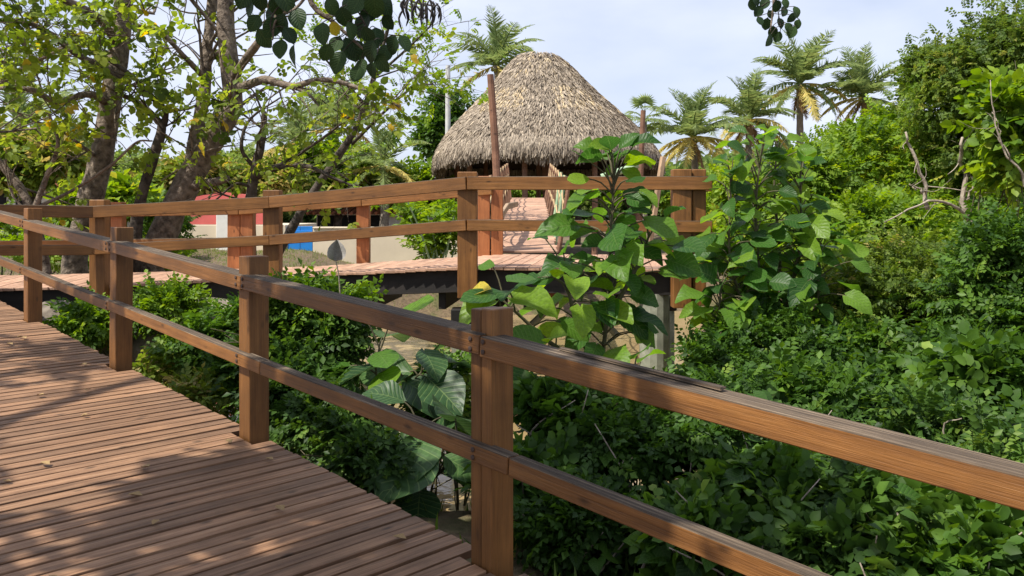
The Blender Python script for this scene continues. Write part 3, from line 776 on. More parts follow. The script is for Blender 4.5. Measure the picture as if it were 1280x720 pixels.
tree('forked_tree', 'big tree with a thick curved trunk forking into two limbs behind the walkway', 'tree', [
    ([P(182, 345, D2), P(200, 300, D2), P(228, 240, D2), P(250, 200, D2), P(278, 155, D2), P(291, 125, D2), P(284, 60, D2), P(282, 0, D2), P(276, -90, D2)], .225, .115, 7, 1.4, 2),
    ([P(240, 225, D2), P(244, 180, D2 + .2), P(256, 110, D2 + .4), P(262, 40, D2 + .5), P(272, -60, D2 + .6)], .125, .07, 7, 1.3, 2),
    ([P(296, 112, D2), P(330, 100, D2 - .4), P(365, 108, D2 - .6), P(400, 100, D2 - .8), P(440, 108, D2 - .9), P(500, 135, D2 - 1.0)], .075, .018, 8, .9, 2),
    ([P(365, 108, D2 - .6), P(385, 118, D2 - .7), P(400, 136, D2 - .7)], .035, .012, 3, .4, 1),
    ([P(290, 98, D2), P(318, 60, D2 - .5), P(345, 25, D2 - .8), P(370, 0, D2 - 1.0), P(420, -25, D2 - 1.3)], .07, .03, 6, .9, 2),
    ([P(238, 232, D2), P(262, 228, D2 - .3), P(280, 222, D2 - .5)], .085, .05, 0, 0, 0),
    ([P(258, 100, D2 + .4), P(230, 70, D2 - .2), P(200, 40, D2 - .5), P(170, 30, D2 - .8)], .05, .02, 7, .9, 2),
], M['bark'], M['lf_tree'], OVL, .21, 1, .48, keep=.28)
D3 = 12.6
tree('slender_tree', 'slender grey tree bending between the two big trunks', 'tree', [
    ([P(165, 345, D3), P(172, 270, D3), P(186, 215, D3), P(202, 165, D3), P(196, 150, D3), P(172, 128, D3), P(150, 118, D3 - .3)], .105, .03, 5, .8, 2),
    ([P(200, 170, D3), P(207, 140, D3), P(190, 122, D3 - .3), P(165, 95, D3 - .5), P(130, 70, D3 - .7), P(95, 45, D3 - .9)], .055, .018, 9, .9, 2),
    ([P(205, 140, D3), P(240, 134, D3 - .2), P(262, 120, D3 - .3)], .03, .012, 5, .6, 2),
], M['bark_dark'], M['lf_tree'], OVL, .21, 1, .5, keep=.42)
D4 = 12.3
tree('small_tree', 'small dark many-branched tree with arching limbs beside the forked trunk', 'tree', [
    ([P(312, 345, D4), P(312, 270, D4), P(318, 215, D4), P(328, 175, D4), P(330, 140, D4)], .105, .035, 5, .9, 2),
    ([P(320, 222, D4), P(345, 210, D4 - .1), P(385, 208, D4 - .3), P(415, 222, D4 - .5), P(440, 232, D4 - .6)], .05, .015, 7, .7, 2),
    ([P(320, 215, D4), P(352, 205, D4), P(385, 185, D4 - .2), P(420, 160, D4 - .3), P(455, 128, D4 - .5)], .035, .012, 7, .8, 2),
    ([P(318, 210, D4), P(302, 185, D4 - .2), P(312, 150, D4 - .2), P(350, 122, D4 - .3)], .035, .012, 6, .8, 2),
    ([P(316, 235, D4), P(295, 230, D4 - .2), P(270, 250, D4 - .3)], .028, .012, 3, .5, 1),
], M['bark_dark'], M['lf_tree'], OVL, .18, 1, .5, keep=.3)
D5 = 11.9
tree('bare_branch_tree', 'low tangled tree of bare crossing limbs at the walkway corner', 'tree', [
    ([P(60, 350, D5), P(45, 280, D5), P(22, 230, D5), P(-20, 180, D5), P(-60, 130, D5)], .075, .04, 6, .9, 2),
    ([P(40, 270, D5), P(58, 222, D5 - .1), P(72, 180, D5 - .2), P(60, 140, D5 - .2)], .045, .018, 6, .7, 2),
    ([P(40, 262, D5), P(90, 238, D5), P(140, 205, D5), P(170, 178, D5), P(190, 176, D5)], .028, .012, 6, .6, 1),
], M['bark'], M['lf_tree'], OVL, .20, 1, .7, keep=.5)
tree('far_corner_tree', 'leafy tree filling the corner above the left end of the walkway', 'tree', [
    ([P(-120, 350, 14.5), P(-100, 220, 14.5), P(-70, 100, 14.5), P(-40, -20, 14.5)], .2, .08, 9, 1.8, 2),
    ([P(-90, 180, 14.5), P(-20, 120, 14.2), P(40, 80, 14), P(80, 60, 13.8)], .08, .03, 9, 1.2, 2),
], M['bark'], M['lf_tree'], OVL, .23, 1, .5, keep=.36)
tree('pod_tree', 'thin-leaved tree with dangling dark pods beside the thatch', 'tree', [
    ([P(330, 350, 15.5), P(385, 250, 15.5), P(445, 160, 15.5), P(470, 90, 15.5), P(490, 20, 15.5)], .09, .03, 7, 1.2, 2),
    ([P(440, 180, 15.5), P(480, 140, 15.2), P(515, 110, 15), P(540, 105, 14.8)], .035, .012, 8, .9, 2),
    ([P(455, 130, 15.5), P(420, 90, 15.2), P(395, 60, 15)], .035, .012, 6, .8, 2),
    ([P(470, 95, 15.5), P(510, 60, 15.3), P(540, 30, 15.2)], .03, .012, 7, .9, 2),
], M['bark_dark'], M['lf_lime'], SPR, .22, 1, .5, keep=.45)

# ------------------------------------------------------------------ palms
def frond_mesh(name, elev, droop, length, mat, seed, n=44, hang=.5):
    """feather leaf leaving the crown along +X, rising at elev and bending over"""
    r = np.random.default_rng(seed)
    g = Geo()
    m = 16; pts = [np.zeros(3)]; e = R(elev)
    for q in range(1, m):
        pts.append(pts[-1] + np.array([math.cos(e), 0, math.sin(e)]) * length / (m - 1))
        e -= R(droop) / (m - 1) * (0.4 + 1.2 * q / m)
    pts = np.array(pts)
    tube(g, pts, np.linspace(.045, .008, m) * length / 3.0, 4, .6)
    t = np.linspace(.12, 1, n)
    k = t * (m - 1); i0 = np.clip(k.astype(int), 0, m - 2); fr_ = (k - i0)[:, None]
    pos = pts[i0] * (1 - fr_) + pts[i0 + 1] * fr_
    tan = unit(pts[i0 + 1] - pts[i0])
    for sd in (-1, 1):
        d = unit(tan * .62 + np.array([0, sd * .8, 0]) + np.array([0, 0, -hang]) * (.35 + .9 * t[:, None]) + r.normal(0, .13, (n, 3)))
        nr = unit(np.cross(d, tan) * sd + r.normal(0, .15, (n, 3)))
        Rm = bases(d, nr)
        ls = length * .23 * np.sin(np.clip(t * .86 + .16, 0, 1) * math.pi) ** .6 * r.uniform(.8, 1.1, n)
        tpl = (np.array([(-.035, 0, 0), (.035, 0, 0), (.06, .45, .01), (0, 1, -.3), (-.06, .45, .01)]), np.array([(0, 1, 2), (0, 2, 4), (4, 2, 3)]))
        scatter(g, tpl, pos, Rm, ls, np.clip(.5 + r.normal(0, .2, n), 0, 1))
    return g.mesh(name, mat)
FR = {
    'up': [frond_mesh('frond', 84, 52, 3.3, M['frond'], 1, hang=.15), frond_mesh('frond', 70, 70, 3.5, M['frond'], 2, hang=.25)],
    'mid': [frond_mesh('frond', 55, 85, 3.6, M['frond'], 3, hang=.45), frond_mesh('frond', 36, 85, 3.6, M['frond'], 4, hang=.55), frond_mesh('frond', 18, 75, 3.4, M['frond'], 8, hang=.65)],
    'low': [frond_mesh('frond', -2, 72, 3.2, M['frond_y'], 5, hang=.8), frond_mesh('frond', -25, 55, 3.0, M['frond_y'], 6, hang=.9), frond_mesh('frond', -10, 72, 3.2, M['frond'], 9, hang=.8)],
    'dead': [frond_mesh('frond', -55, 30, 2.1, M['frond_b'], 7, hang=.9)],
}
def palm(label, px, py, d, scale, base_px=None, nup=6, nmid=12, nlow=11, ndead=3, group=None, tr=.16):
    top = P(px, py, d)
    bx = PX(base_px if base_px is not None else px - 6, d)
    b = Vector((bx, d, gz(bx, d) - .1))
    root = tag(empty('palm_tree', b), label, 'palm tree', group)
    g = Geo(); sp = spline([b, b.lerp(top, .4) + Vector((.15 * scale, 0, 0)), b.lerp(top, .8) + Vector((.05, 0, 0)), top], 26)
    rad = np.linspace(tr * 1.5, tr * .85, 26) * scale; rad[::2] *= 1.07
    tube(g, sp, rad, 9)
    add('trunk', g.mesh('trunk', M['palm_trunk']), root)
    a = rng.uniform(0, 6.28)
    for kind, n in (('up', nup), ('mid', nmid), ('low', nlow), ('dead', ndead)):
        for q in range(n):
            a += 2.399 + rng.uniform(-.25, .25)
            Mx = Matrix.Translation(top) @ Matrix.Rotation(a, 4, 'Z') @ Matrix.Rotation(rng.uniform(-.14, .14), 4, 'Y') @ Matrix.Rotation(rng.uniform(-.25, .25), 4, 'X') @ Matrix.Scale(scale * rng.uniform(.85, 1.12), 4)
            add('frond', FR[kind][rng.integers(len(FR[kind]))], root, Mx)
    g = Geo()
    for q in range(7):        # nuts
        a_ = q * .9
        c = np.array(top) + np.array([math.cos(a_) * .22, math.sin(a_) * .22, -.18 - .06 * (q % 3)]) * scale
        tube(g, [c + np.array([0, 0, .11]), c + np.array([0, 0, .05]), c, c - np.array([0, 0, .07]), c - np.array([0, 0, .12])], np.array([.02, .085, .1, .08, .02]) * scale, 7)
    add('coconut_cluster', g.mesh('coconut_cluster', M['frond_y'], True), root)
    return root
PG = 'coconut palms beyond the thicket'
palm('green coconut palm rising from behind the thatched roof', 620, 82, 46, .98, 632, nup=6, nmid=12, nlow=3, ndead=0)
palm('coconut palm with hanging yellow fronds growing closest to the thatch edge', 866, 172, 46, .98, 868, nlow=12, ndead=2)
palm('short coconut palm between the yellow-skirted palm and the tallest palm', 936, 150, 50, 1.0, 930, nlow=11)
palm('tallest coconut palm with a bare thin trunk showing under its crown', 1000, 105, 52, 1.12, 994, nlow=11)
palm('coconut palm with dry brown skirt rising over the sunlit thicket', 1080, 122, 52, 1.06, 1076, nlow=9, ndead=6)
palm('low palm with yellow drooping fronds behind the small dark tree', 478, 208, 29, .72, 476, nup=4, nmid=7, nlow=8, ndead=0)
palm('green feathery palm behind the pod tree', 418, 160, 33, .8, 424, nup=5, nmid=9, nlow=3, ndead=0)
palm('orange and yellow palm behind the low tangled limbs', 28, 165, 25, .75, 30, nup=3, nmid=5, nlow=10, ndead=2)
palm('small yellow palm between the tangled limbs and the dark trunk', 100, 190, 27, .55, 104, nup=3, nmid=6, nlow=8, ndead=0)
palm('yellow-green palm seen past the forked trunk', 370, 180, 30, .62, 372, nup=4, nmid=7, nlow=8, ndead=0)

# fan palm at the thatch edge
def fan_mesh(seed):
    r = np.random.default_rng(seed); g = Geo()
    tube(g, [(0, 0, 0), (.5, 0, .12), (.85, 0, .1)], [.02, .016, .012], 4, .6)
    for a in np.linspace(-1.9, 1.9, 19):
        d = np.array([math.cos(a), math.sin(a), -.12 + r.uniform(-.1, .05)])
        Rm = bases(d[None], np.array([[0, 0, 1.0]]))
        scatter(g, (np.array([(-.02, 0, 0), (.02, 0, 0), (.07, .5, .03), (0, 1, -.2), (-.07, .5, .03)]), np.array([(0, 1, 2), (0, 2, 4), (4, 2, 3)])), np.array([[.85, 0, .1]]), Rm, np.array([.62]), np.array([.5 + r.uniform(-.2, .2)]))
    return g.mesh('fan_leaf', M['frond'])
fans = [fan_mesh(3), fan_mesh(4)]
top = P(806, 150, 44); b = Vector((top.x, 44, gz(top.x, 44) - .1))
fp = tag(empty('fan_palm', b), 'small fan palm with round leaves right at the edge of the thatch', 'palm tree')
g = Geo(); tube(g, spline([b, b.lerp(top, .5), top], 12), np.linspace(.15, .11, 12), 8); add('trunk', g.mesh('trunk', M['palm_trunk']), fp)
for q in range(18):
    add('fan_leaf', random.choice(fans), fp, Matrix.Translation(top) @ Matrix.Rotation(q * 2.4, 4, 'Z') @ Matrix.Rotation(R(random.uniform(-65, 40)), 4, 'Y') @ Matrix.Scale(random.uniform(.95, 1.2), 4))

# ------------------------------------------------------------------ thatched hut
HD = 30.0
hx0 = PX(685, HD)
hut = tag(empty('thatched_hut', (hx0, HD, gz(hx0, HD))), 'round hut with a tall shaggy cone of dry palm thatch', 'hut')
prof = [(.12, 7.22), (.50, 7.13), (.88, 6.88), (1.22, 6.54), (1.62, 6.07), (2.10, 5.56), (2.62, 5.06), (3.10, 4.60), (3.52, 4.14), (3.82, 3.70), (3.99, 3.28), (4.03, 2.98)]
pr = np.array([p[0] for p in prof]); pz = np.array([p[1] for p in prof])
skew = lambda z: -0.38 * (z - 2.98) / 4.3      # the tip leans a little
na = 48
ang = np.linspace(0, 2 * math.pi, na, endpoint=False)
lift = lambda th, z: 0.42 * np.clip(-np.sin(th) * 1.25, 0, 1) * np.clip((3.9 - z) / .8, 0, 1)
V = np.concatenate([np.stack([hx0 + skew(z) + r * np.cos(ang), HD + r * np.sin(ang), np.full(na, z - .06) + lift(ang, z)], -1) for r, z in prof])
i, j = np.meshgrid(np.arange(len(prof) - 1), np.arange(na), indexing='ij')
Q = np.stack([i * na + j, (i + 1) * na + j, (i + 1) * na + (j + 1) % na, i * na + (j + 1) % na], -1).reshape(-1, 4)
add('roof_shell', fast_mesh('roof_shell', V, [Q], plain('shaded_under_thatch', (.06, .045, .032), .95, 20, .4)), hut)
seg = np.concatenate([[0], np.cumsum(np.hypot(np.diff(pr), np.diff(pz)))])
n = 70000
u = np.sqrt(rng.uniform(.004, 1.0, n)) * seg[-1]
rr_ = np.interp(u, seg, pr); zz = np.interp(u, seg, pz)
th = rng.uniform(0, 2 * math.pi, n)
rt, zt = np.interp(np.minimum(u + .15, seg[-1]), seg, pr), np.interp(np.minimum(u + .15, seg[-1]), seg, pz)
rt = np.where(u > seg[-1] - .16, rr_ + .01, rt); zt = np.where(u > seg[-1] - .16, zz - .15, zt)
radial = np.stack([np.cos(th), np.sin(th), np.zeros(n)], -1)
down = unit(radial * (rt - rr_)[:, None] + np.array([0, 0, 1.0]) * (zt - zz)[:, None])
side = np.stack([-np.sin(th), np.cos(th), np.zeros(n)], -1)
outn = unit(np.cross(side, down)); outn *= np.sign((outn * (radial + np.array([0, 0, .4]))).sum(1))[:, None]
pos = np.stack([hx0 + skew(zz), np.full(n, HD), zz + lift(th, zz)], -1) + radial * rr_[:, None] + outn * rng.uniform(.0, .09, n)[:, None]
d = unit(down + side * rng.normal(0, .22, n)[:, None] + outn * rng.uniform(-.04, .13, n)[:, None])
Rm = bases(d, outn + side * rng.normal(0, .5, n)[:, None])
strip = (np.array([(-.07, 0, 0), (.07, 0, 0), (.085, .55, .05), (.03, 1, 0), (-.04, .9, .02), (-.085, .5, -.03)]), np.array([(0, 1, 2), (0, 2, 5), (5, 2, 3), (5, 3, 4)]))
gold = ((np.abs(np.sin(th * 3.1 + 1.3)) > .55) & (zz > 4.9) & (zz < 5.75)) | ((zz > 6.2) & (rng.uniform(0, 1, n) < .45) & (np.abs(np.sin(th * 2 + 2.0)) > .4))
tone_ = np.clip(.42 + rng.normal(0, .20, n), 0, .78)
tone_ = np.where(gold & (rng.uniform(0, 1, n) < .42), rng.uniform(.76, .98, n), tone_)
g = Geo(); scatter(g, strip, pos, Rm, rng.uniform(.12, .27, n), tone_)
# hanging fringe at the eave
n = 9000; th = rng.uniform(0, 2 * math.pi, n)
radial = np.stack([np.cos(th), np.sin(th), np.zeros(n)], -1); side = np.stack([-np.sin(th), np.cos(th), np.zeros(n)], -1)
pos = np.array([hx0, HD, 3.12]) + radial * rng.uniform(3.72, 4.05, n)[:, None] + np.array([0, 0, 1]) * (rng.uniform(-.12, .14, n) + lift(th, 3.1))[:, None]
d = unit(np.array([0, 0, -1.0]) + side * rng.normal(0, .12, n)[:, None] + radial * rng.uniform(-.12, .10, n)[:, None])
scatter(g, strip, pos, bases(d, radial + side * rng.normal(0, .5, n)[:, None]), rng.uniform(.16, .40, n) * (1 + .35 * np.sin(th * 5) * np.sin(th * 2.3)), np.clip(.36 + rng.normal(0, .2, n), 0, .75))
tag(add('thatch', g.mesh('thatch', M['thatch']), hut), kind='stuff')
for q in range(9):
    a = q * 2 * math.pi / 9 + .25
    x, y = hx0 + 3.3 * math.cos(a), HD + 3.3 * math.sin(a)
    g = Geo(); tube(g, [(x, y, gz(x, y) - .2), (x + .02, y, 2.2), (x, y, 3.9)], [.10, .095, .085], 9); add('post', g.mesh('post', M['pole']), hut)
g = Geo(); tube(g, [(hx0, HD, gz(hx0, HD) - .2), (hx0 - .1, HD, 3.0), (hx0 - .35, HD, 6.9)], [.14, .12, .09], 10); add('centre_post', g.mesh('centre_post', M['pole']), hut)
g = Geo(); a = np.linspace(0, 2 * math.pi, 40); tube(g, np.stack([hx0 + 3.32 * np.cos(a), HD + 3.32 * np.sin(a), np.full(40, 3.62)], -1), .06, 6, cap=False); add('ring_beam', g.mesh('ring_beam', M['pole']), hut)

# ------------------------------------------------------------------ buildings and walls on the left bank
def box_obj(name, lo, hi, mat, parent=None, c=.012):
    lo, hi = Vector(lo), Vector(hi)
    s_ = hi - lo
    return add(name, chamfer_box(s_.x, s_.y, s_.z, c, mat, name=name), parent, Matrix.Translation((lo + hi) / 2))
WD = 22.0
def wx(px, d=WD): return PX(px, d)
def zy(py, d=WD): return EYE - (py - HZ) * d / FPX
w = tag(empty('boundary_wall', (wx(480), WD, 0)), 'long low cream rendered wall behind the walkway, right of the blue gate', 'wall')
box_obj('wall_body', (wx(391), WD, -.3), (wx(620), WD + .2, zy(286)), M['cream'], w)
box_obj('coping', (wx(391), WD - .03, zy(286) + .002), (wx(620), WD + .23, zy(286) + .05), M['cream'], w)
w = tag(empty('gate', (wx(374), WD, 0)), 'plain bright blue metal gate set in the cream wall', 'gate')
box_obj('leaf_panel', (wx(359), WD + .05, zy(329)), (wx(374.5), WD + .10, zy(283)), M['blue'], w, .006)
box_obj('leaf_panel', (wx(375), WD + .05, zy(329)), (wx(390), WD + .10, zy(283)), M['blue'], w, .006)
for yy in (zy(290), zy(322)):
    box_obj('rail', (wx(359), WD + .02, yy - .03), (wx(390), WD + .048, yy + .03), M['blue'], w, .004)
# pavilion with the red rounded parapet
pv = tag(empty('pavilion', (wx(270), WD, 0)), 'cream and white pavilion with a faded red rounded gable', 'building')
box_obj('wall', (wx(200), WD, -.3), (wx(357), WD + 3.5, zy(281)), M['cream'], pv)
box_obj('pillar', (wx(272), WD - .12, -.3), (wx(289), WD - .01, zy(256)), M['white'], pv)
box_obj('pillar', (wx(331), WD - .12, -.3), (wx(345), WD - .01, zy(262)), M['white'], pv)
arc = [(205, 280.5), (208, 268), (222, 254), (245, 245), (275, 240), (305, 243), (330, 255), (340, 268), (343, 280.5)]
V = np.array([(wx(a), WD + .03, zy(b)) for a, b in arc] + [(wx(a), WD + .5, zy(b)) for a, b in arc]); m = len(arc)
Q = [(k, k + 1, m + k + 1, m + k) for k in range(m - 1)]
tri = [(0, k + 1, k) for k in range(1, m - 1)] + [(m, m + k, m + k + 1) for k in range(1, m - 1)]
add('gable', fast_mesh('gable', V, [np.array(Q), np.array(tri)], M['red']), pv)
# tiled house behind the wall
def tiled_house(label, px0, px1, y_eave, y_ridge, y_base, d, wallmat, openings, depth=4.0):
    hs = tag(empty('house', (wx((px0 + px1) / 2, d), d, 0)), label, 'house')
    x0, x1 = wx(px0, d), wx(px1, d)
    box_obj('wall', (x0 + .3, d, -.3), (x1 - .3, d + depth, zy(y_eave, d)), wallmat, hs)
    ze, zr = zy(y_eave, d), zy(y_ridge, d)
    V = np.array([(x0, d - .5, ze - .08), (x1, d - .5, ze - .08), (x1 - .5, d + depth / 2, zr), (x0 + .5, d + depth / 2, zr), (x0, d + depth + .4, ze - .08), (x1, d + depth + .4, ze - .08)])
    roof = add('roof', fast_mesh('roof', V, [np.array([(0, 1, 2, 3), (5, 4, 3, 2)]), np.array([(0, 3, 4), (1, 5, 2)])], M['tile']), hs)
    g = Geo()
    for x in np.arange(x0 + .1, x1 - .05, .22):       # rows of half-round tiles
        t0 = (x - x0) / (x1 - x0)
        tube(g, [(x, d - .52, ze - .05), (x0 + .5 + t0 * (x1 - x0 - 1.0), d + depth / 2, zr + .03)], .06, 5)
    tag(add('tile_rows', g.mesh('tile_rows', M['tile']), roof), kind='stuff')
    for (a, b, t, bt) in openings:
        box_obj('window', (wx(a, d), d - .03, zy(bt, d)), (wx(b, d), d + .04, zy(t, d)), M['dark'], hs, .004)
        box_obj('window_frame', (wx(a, d) - .05, d - .05, zy(t, d) + .002), (wx(b, d) + .05, d + .02, zy(t, d) + .07), M['white'], hs, .004)
    return hs
tiled_house('low house with clay tile roof and dark openings behind the cream wall', 385, 545, 265, 253, 300, 30, M['white'], [(397, 420, 269, 285), (425, 452, 269, 285), (460, 480, 269, 285), (505, 525, 270, 285)])
tiled_house('pale-roofed house with a dark porch behind the low tangled limbs', -60, 128, 232, 212, 300, 24, M['white'], [(20, 50, 238, 262), (62, 92, 238, 262), (-30, 8, 238, 262)])
pole_thing([P(561, 300, 36), P(560, 180, 36), P(560, 82, 36)], .13, 'pale concrete utility pole standing beside the thatched roof', M['utility'], 'utility_pole', 'utility pole')

# ------------------------------------------------------------------ far trees and bushes
def far_tree(label, px, py, d, rx, rz, mat, tone=.5, group=None, size=.36, clumps=60, per=26, name='tree'):
    c = P(px, py, d); gzz = gz(c.x, d)
    rx_, rz_ = rx * d / FPX, rz * d / FPX
    blobs = [((c.x, d, c.z), (rx_ * .75, rx_ * .7, rz_ * .8)), ((c.x - rx_ * .45, d - .3, c.z - rz_ * .3), (rx_ * .55, rx_ * .5, rz_ * .6)), ((c.x + rx_ * .45, d - .2, c.z - rz_ * .2), (rx_ * .55, rx_ * .5, rz_ * .65))]
    root = tag(empty(name, (c.x, d, gzz)), label, 'tree', group)
    ps, os_, vs = clump_points(blobs, per, clumps // 3, .45, .17, floor=gzz)
    g = Geo(); n = len(ps)
    put_sprigs(g, SPR5, ps, os_, size * rng.uniform(.65, 1.3, n), np.clip(tone + vs + rng.normal(0, .16, n), 0, 1))
    tag(add('crown', g.mesh('crown', mat, True), root), kind='stuff')
    g = Geo()
    tube(g, spline([(c.x, d, gzz - .2), (c.x + .1, d, (gzz + c.z) / 2), (c.x, d, c.z)], 10), np.linspace(.2, .07, 10), 8)
    for q in range(6):
        e = np.array(c) + unit(rng.normal(0, 1, 3)) * np.array([rx_, rx_ * .8, rz_]) * .6
        tube(g, spline([(c.x, d, gzz + (c.z - gzz) * .6), (np.array(c) + e) / 2 - np.array([0, 0, .3]), e], 7), np.linspace(.07, .02, 7), 5)
    add('trunk', g.mesh('trunk', M['bark_dark'], True), root)
    return root
far_tree('dark green round tree behind the thatched roof and the utility pole', 568, 165, 38, 42, 60, M['lf_green'], .35, clumps=75)
for (px, py, d, rx, rz, mt, tn) in ((40, 205, 21, 62, 40, 'lf_olive', .75), (140, 255, 19, 55, 26, 'lf_lime', .6), (235, 228, 26, 62, 34, 'lf_olive', .8), (330, 232, 27, 58, 30, 'lf_olive', .85), (420, 215, 30, 60, 48, 'lf_lime', .5), (500, 235, 31, 55, 36, 'lf_lime', .45), (170, 222, 31, 75, 28, 'lf_far', .7), (60, 195, 33, 70, 36, 'lf_far', .7), (300, 218, 34, 60, 28, 'lf_far', .75)):
    lab = {40: 'olive tree behind the orange and yellow palm', 140: 'low lime green tree between the dark leaning trunk and the slender tree', 235: 'lime green tree directly behind the forked trunk', 330: 'yellowish olive tree behind the small dark many-branched tree', 420: 'lime green tree standing behind the low tiled house', 500: 'lime green tree between the tiled house and the thatched hut'}.get(px)
    far_tree(lab or 'pale far green tree showing between the leaning trunks', px, py, d, rx, rz, M[mt], tn, 'trees behind the wall' if lab is None else None, clumps=60, per=24)
for (px, py, d, rx, rz, mt, tn) in ((655, 228, 37, 42, 26, 'lf_lime', .55), (720, 228, 37, 45, 24, 'lf_lime', .6), (785, 225, 37, 42, 26, 'lf_green', .6), (600, 238, 36, 42, 26, 'lf_lime', .5), (850, 245, 40, 48, 26, 'lf_lime', .5), (920, 240, 41, 52, 30, 'lf_lime', .45), (990, 235, 41, 52, 32, 'lf_lime', .5), (1060, 220, 42, 56, 34, 'lf_lime', .5)):
    far_tree('rounded bushy tree seen under the thatch eave behind the hut' if px < 800 else 'rounded bushy tree at the foot of the coconut palms', px, py, d, rx, rz, M[mt], tn, 'bushy trees behind the hut' if px < 800 else 'bushy trees below the palms', clumps=54, per=26, name='bushy_tree')
# distant wood closing the view
g = Geo()
n = 26000
th = rng.uniform(-1.0, 1.0, n); dd = rng.uniform(62, 90, n)
x = np.tan(th * .75) * dd
hh = 2.6 + 1.6 * np.sin(x * .11) + 1.1 * np.sin(x * .31 + 1) + 1.2
pos = np.stack([x, dd, rng.uniform(0, 1, n) ** .7 * hh], -1)
put_sprigs(g, SPR5, pos, np.tile(np.array([[0, -.5, .6]]), (n, 1)), rng.uniform(.8, 1.6, n), np.clip(.4 + .2 * np.sin(x * .5) + rng.normal(0, .15, n), 0, 1))
tag(add('distant_wood', g.mesh('distant_wood', M['lf_far'])), 'distant belt of green trees closing the view', 'wood', kind='stuff')

# cane clump behind the far rail
cc = Vector((PX(552, 19.6), 19.6, 0)); cc.z = gz(cc.x, cc.y)
cane = tag(empty('cane_palm', cc), 'clump of thin canes with feathery leaves in front of the cream wall', 'palm')
g = Geo(); gf = Geo()
for q in range(16):
    b0 = np.array(cc) + np.array([rng.normal(0, .14), rng.normal(0, .14), -.1])
    tip = b0 + np.array([rng.normal(-.15, .5), rng.normal(0, .4), rng.uniform(1.0, 2.3)])
    sp = spline([b0, (b0 + tip) / 2 + np.array([0, 0, .15]), tip], 8)
    tube(g, sp, np.linspace(.028, .014, 8), 6)
    for w_ in range(9):
        pp = sp[7 - w_ // 2][None] + rng.normal(0, .05, (1, 3))
        put_sprigs(gf, PIN, pp, unit(np.array([[rng.normal(0, 1), rng.normal(0, 1), .5]])), np.array([rng.uniform(.45, .8)]), np.array([rng.uniform(.2, .8)]), jitter=.15)
add('cane', g.mesh('cane', M['bamboo'], True), cane); tag(add('foliage', gf.mesh('foliage', M['lf_lime']), cane), kind='stuff')

# ------------------------------------------------------------------ thicket on the right
def ell(px, py, d, rx, ry): return ((PX(px, d), d, EYE - (py - HZ) * d / FPX), (rx * d / FPX, rx * d / FPX * .9, ry * d / FPX))
def shrub(label, blobs, mat, size, per, clumps, kinds=None, group=None, tone=.5, stems=7, name='shrub', spread=.16, shell=.5, bark=None, sr=.016, cat='shrub', jitter=.6):
    bl = [ell(*b) for b in blobs]
    x, y = bl[0][0][0], bl[0][0][1]
    return bush(name, label, cat, (x, y, gz(x, y)), bl, mat, size, per, clumps, kinds, group, stems, shell, spread, bark, sr, tone, jitter=jitter)
TG = 'sunlit thicket shrubs'
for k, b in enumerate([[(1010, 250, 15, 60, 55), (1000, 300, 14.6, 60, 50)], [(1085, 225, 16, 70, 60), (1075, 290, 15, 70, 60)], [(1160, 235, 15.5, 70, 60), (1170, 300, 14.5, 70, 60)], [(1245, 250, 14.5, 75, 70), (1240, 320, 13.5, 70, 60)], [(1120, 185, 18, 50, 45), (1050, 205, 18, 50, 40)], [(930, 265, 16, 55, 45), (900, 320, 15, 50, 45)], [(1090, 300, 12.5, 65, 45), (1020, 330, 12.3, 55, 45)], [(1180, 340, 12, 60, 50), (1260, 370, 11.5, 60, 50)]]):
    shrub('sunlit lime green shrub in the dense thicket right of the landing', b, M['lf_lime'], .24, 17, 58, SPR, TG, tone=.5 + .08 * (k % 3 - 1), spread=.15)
# vine-draped tree
vt = [((PX(1215, 14.5), 14.5, EYE + (265 - 130) * 14.5 / FPX), (1.15, 1.1, 1.15)), ((PX(1270, 14), 14, EYE + (265 - 95) * 14 / FPX), (1.2, 1.1, 1.1)), ((PX(1180, 14.8), 14.8, EYE + (265 - 95) * 14.8 / FPX), (.7, .7, .42)), ((PX(1240, 14.3), 14.3, EYE + (265 - 190) * 14.3 / FPX), (1.1, 1.0, 1.1)), ((PX(1320, 13.8), 13.8, EYE + (265 - 120) * 13.8 / FPX), (1.2, 1.1, 1.5))]
vr = bush('vine_draped_tree', 'tall tree smothered in hanging vines rising over the thicket', 'tree', (PX(1225, 14.5), 14.5, gz(PX(1225, 14.5), 14.5)), vt, M['lf_vine'], .17, 24, 95, SPR, None, 5, .45, .13, M['bark_dark'], .08, .55, foliage='crown')
g = Geo()                                                   # trailing vines at the left edge of the crown
for q in range(26):
    st = P(rng.uniform(1125, 1215), rng.uniform(62, 130), 14.3 + rng.uniform(-.4, .4)); ln = rng.uniform(.3, 1.0)
    m = int(ln / .06)
    pos = np.array(st) + np.stack([rng.normal(0, .03, m), rng.normal(0, .03, m), -np.linspace(0, ln, m)], -1)
    put_sprigs(g, SPR, pos, np.tile(np.array([[0, -.2, -.8]]), (m, 1)), rng.uniform(.08, .16, m), np.clip(.6 + rng.normal(0, .2, m), 0, 1))
tag(add('vine', g.mesh('vine', M['lf_lime']), vr), kind='stuff')
shrub('leafy pale green branch cluster in front of the vine-draped tree', [(1255, 150, 10.5, 40, 45), (1275, 210, 10.3, 35, 45)], M['lf_lime'], .26, 8, 30, BRO, tone=.5, spread=.2)
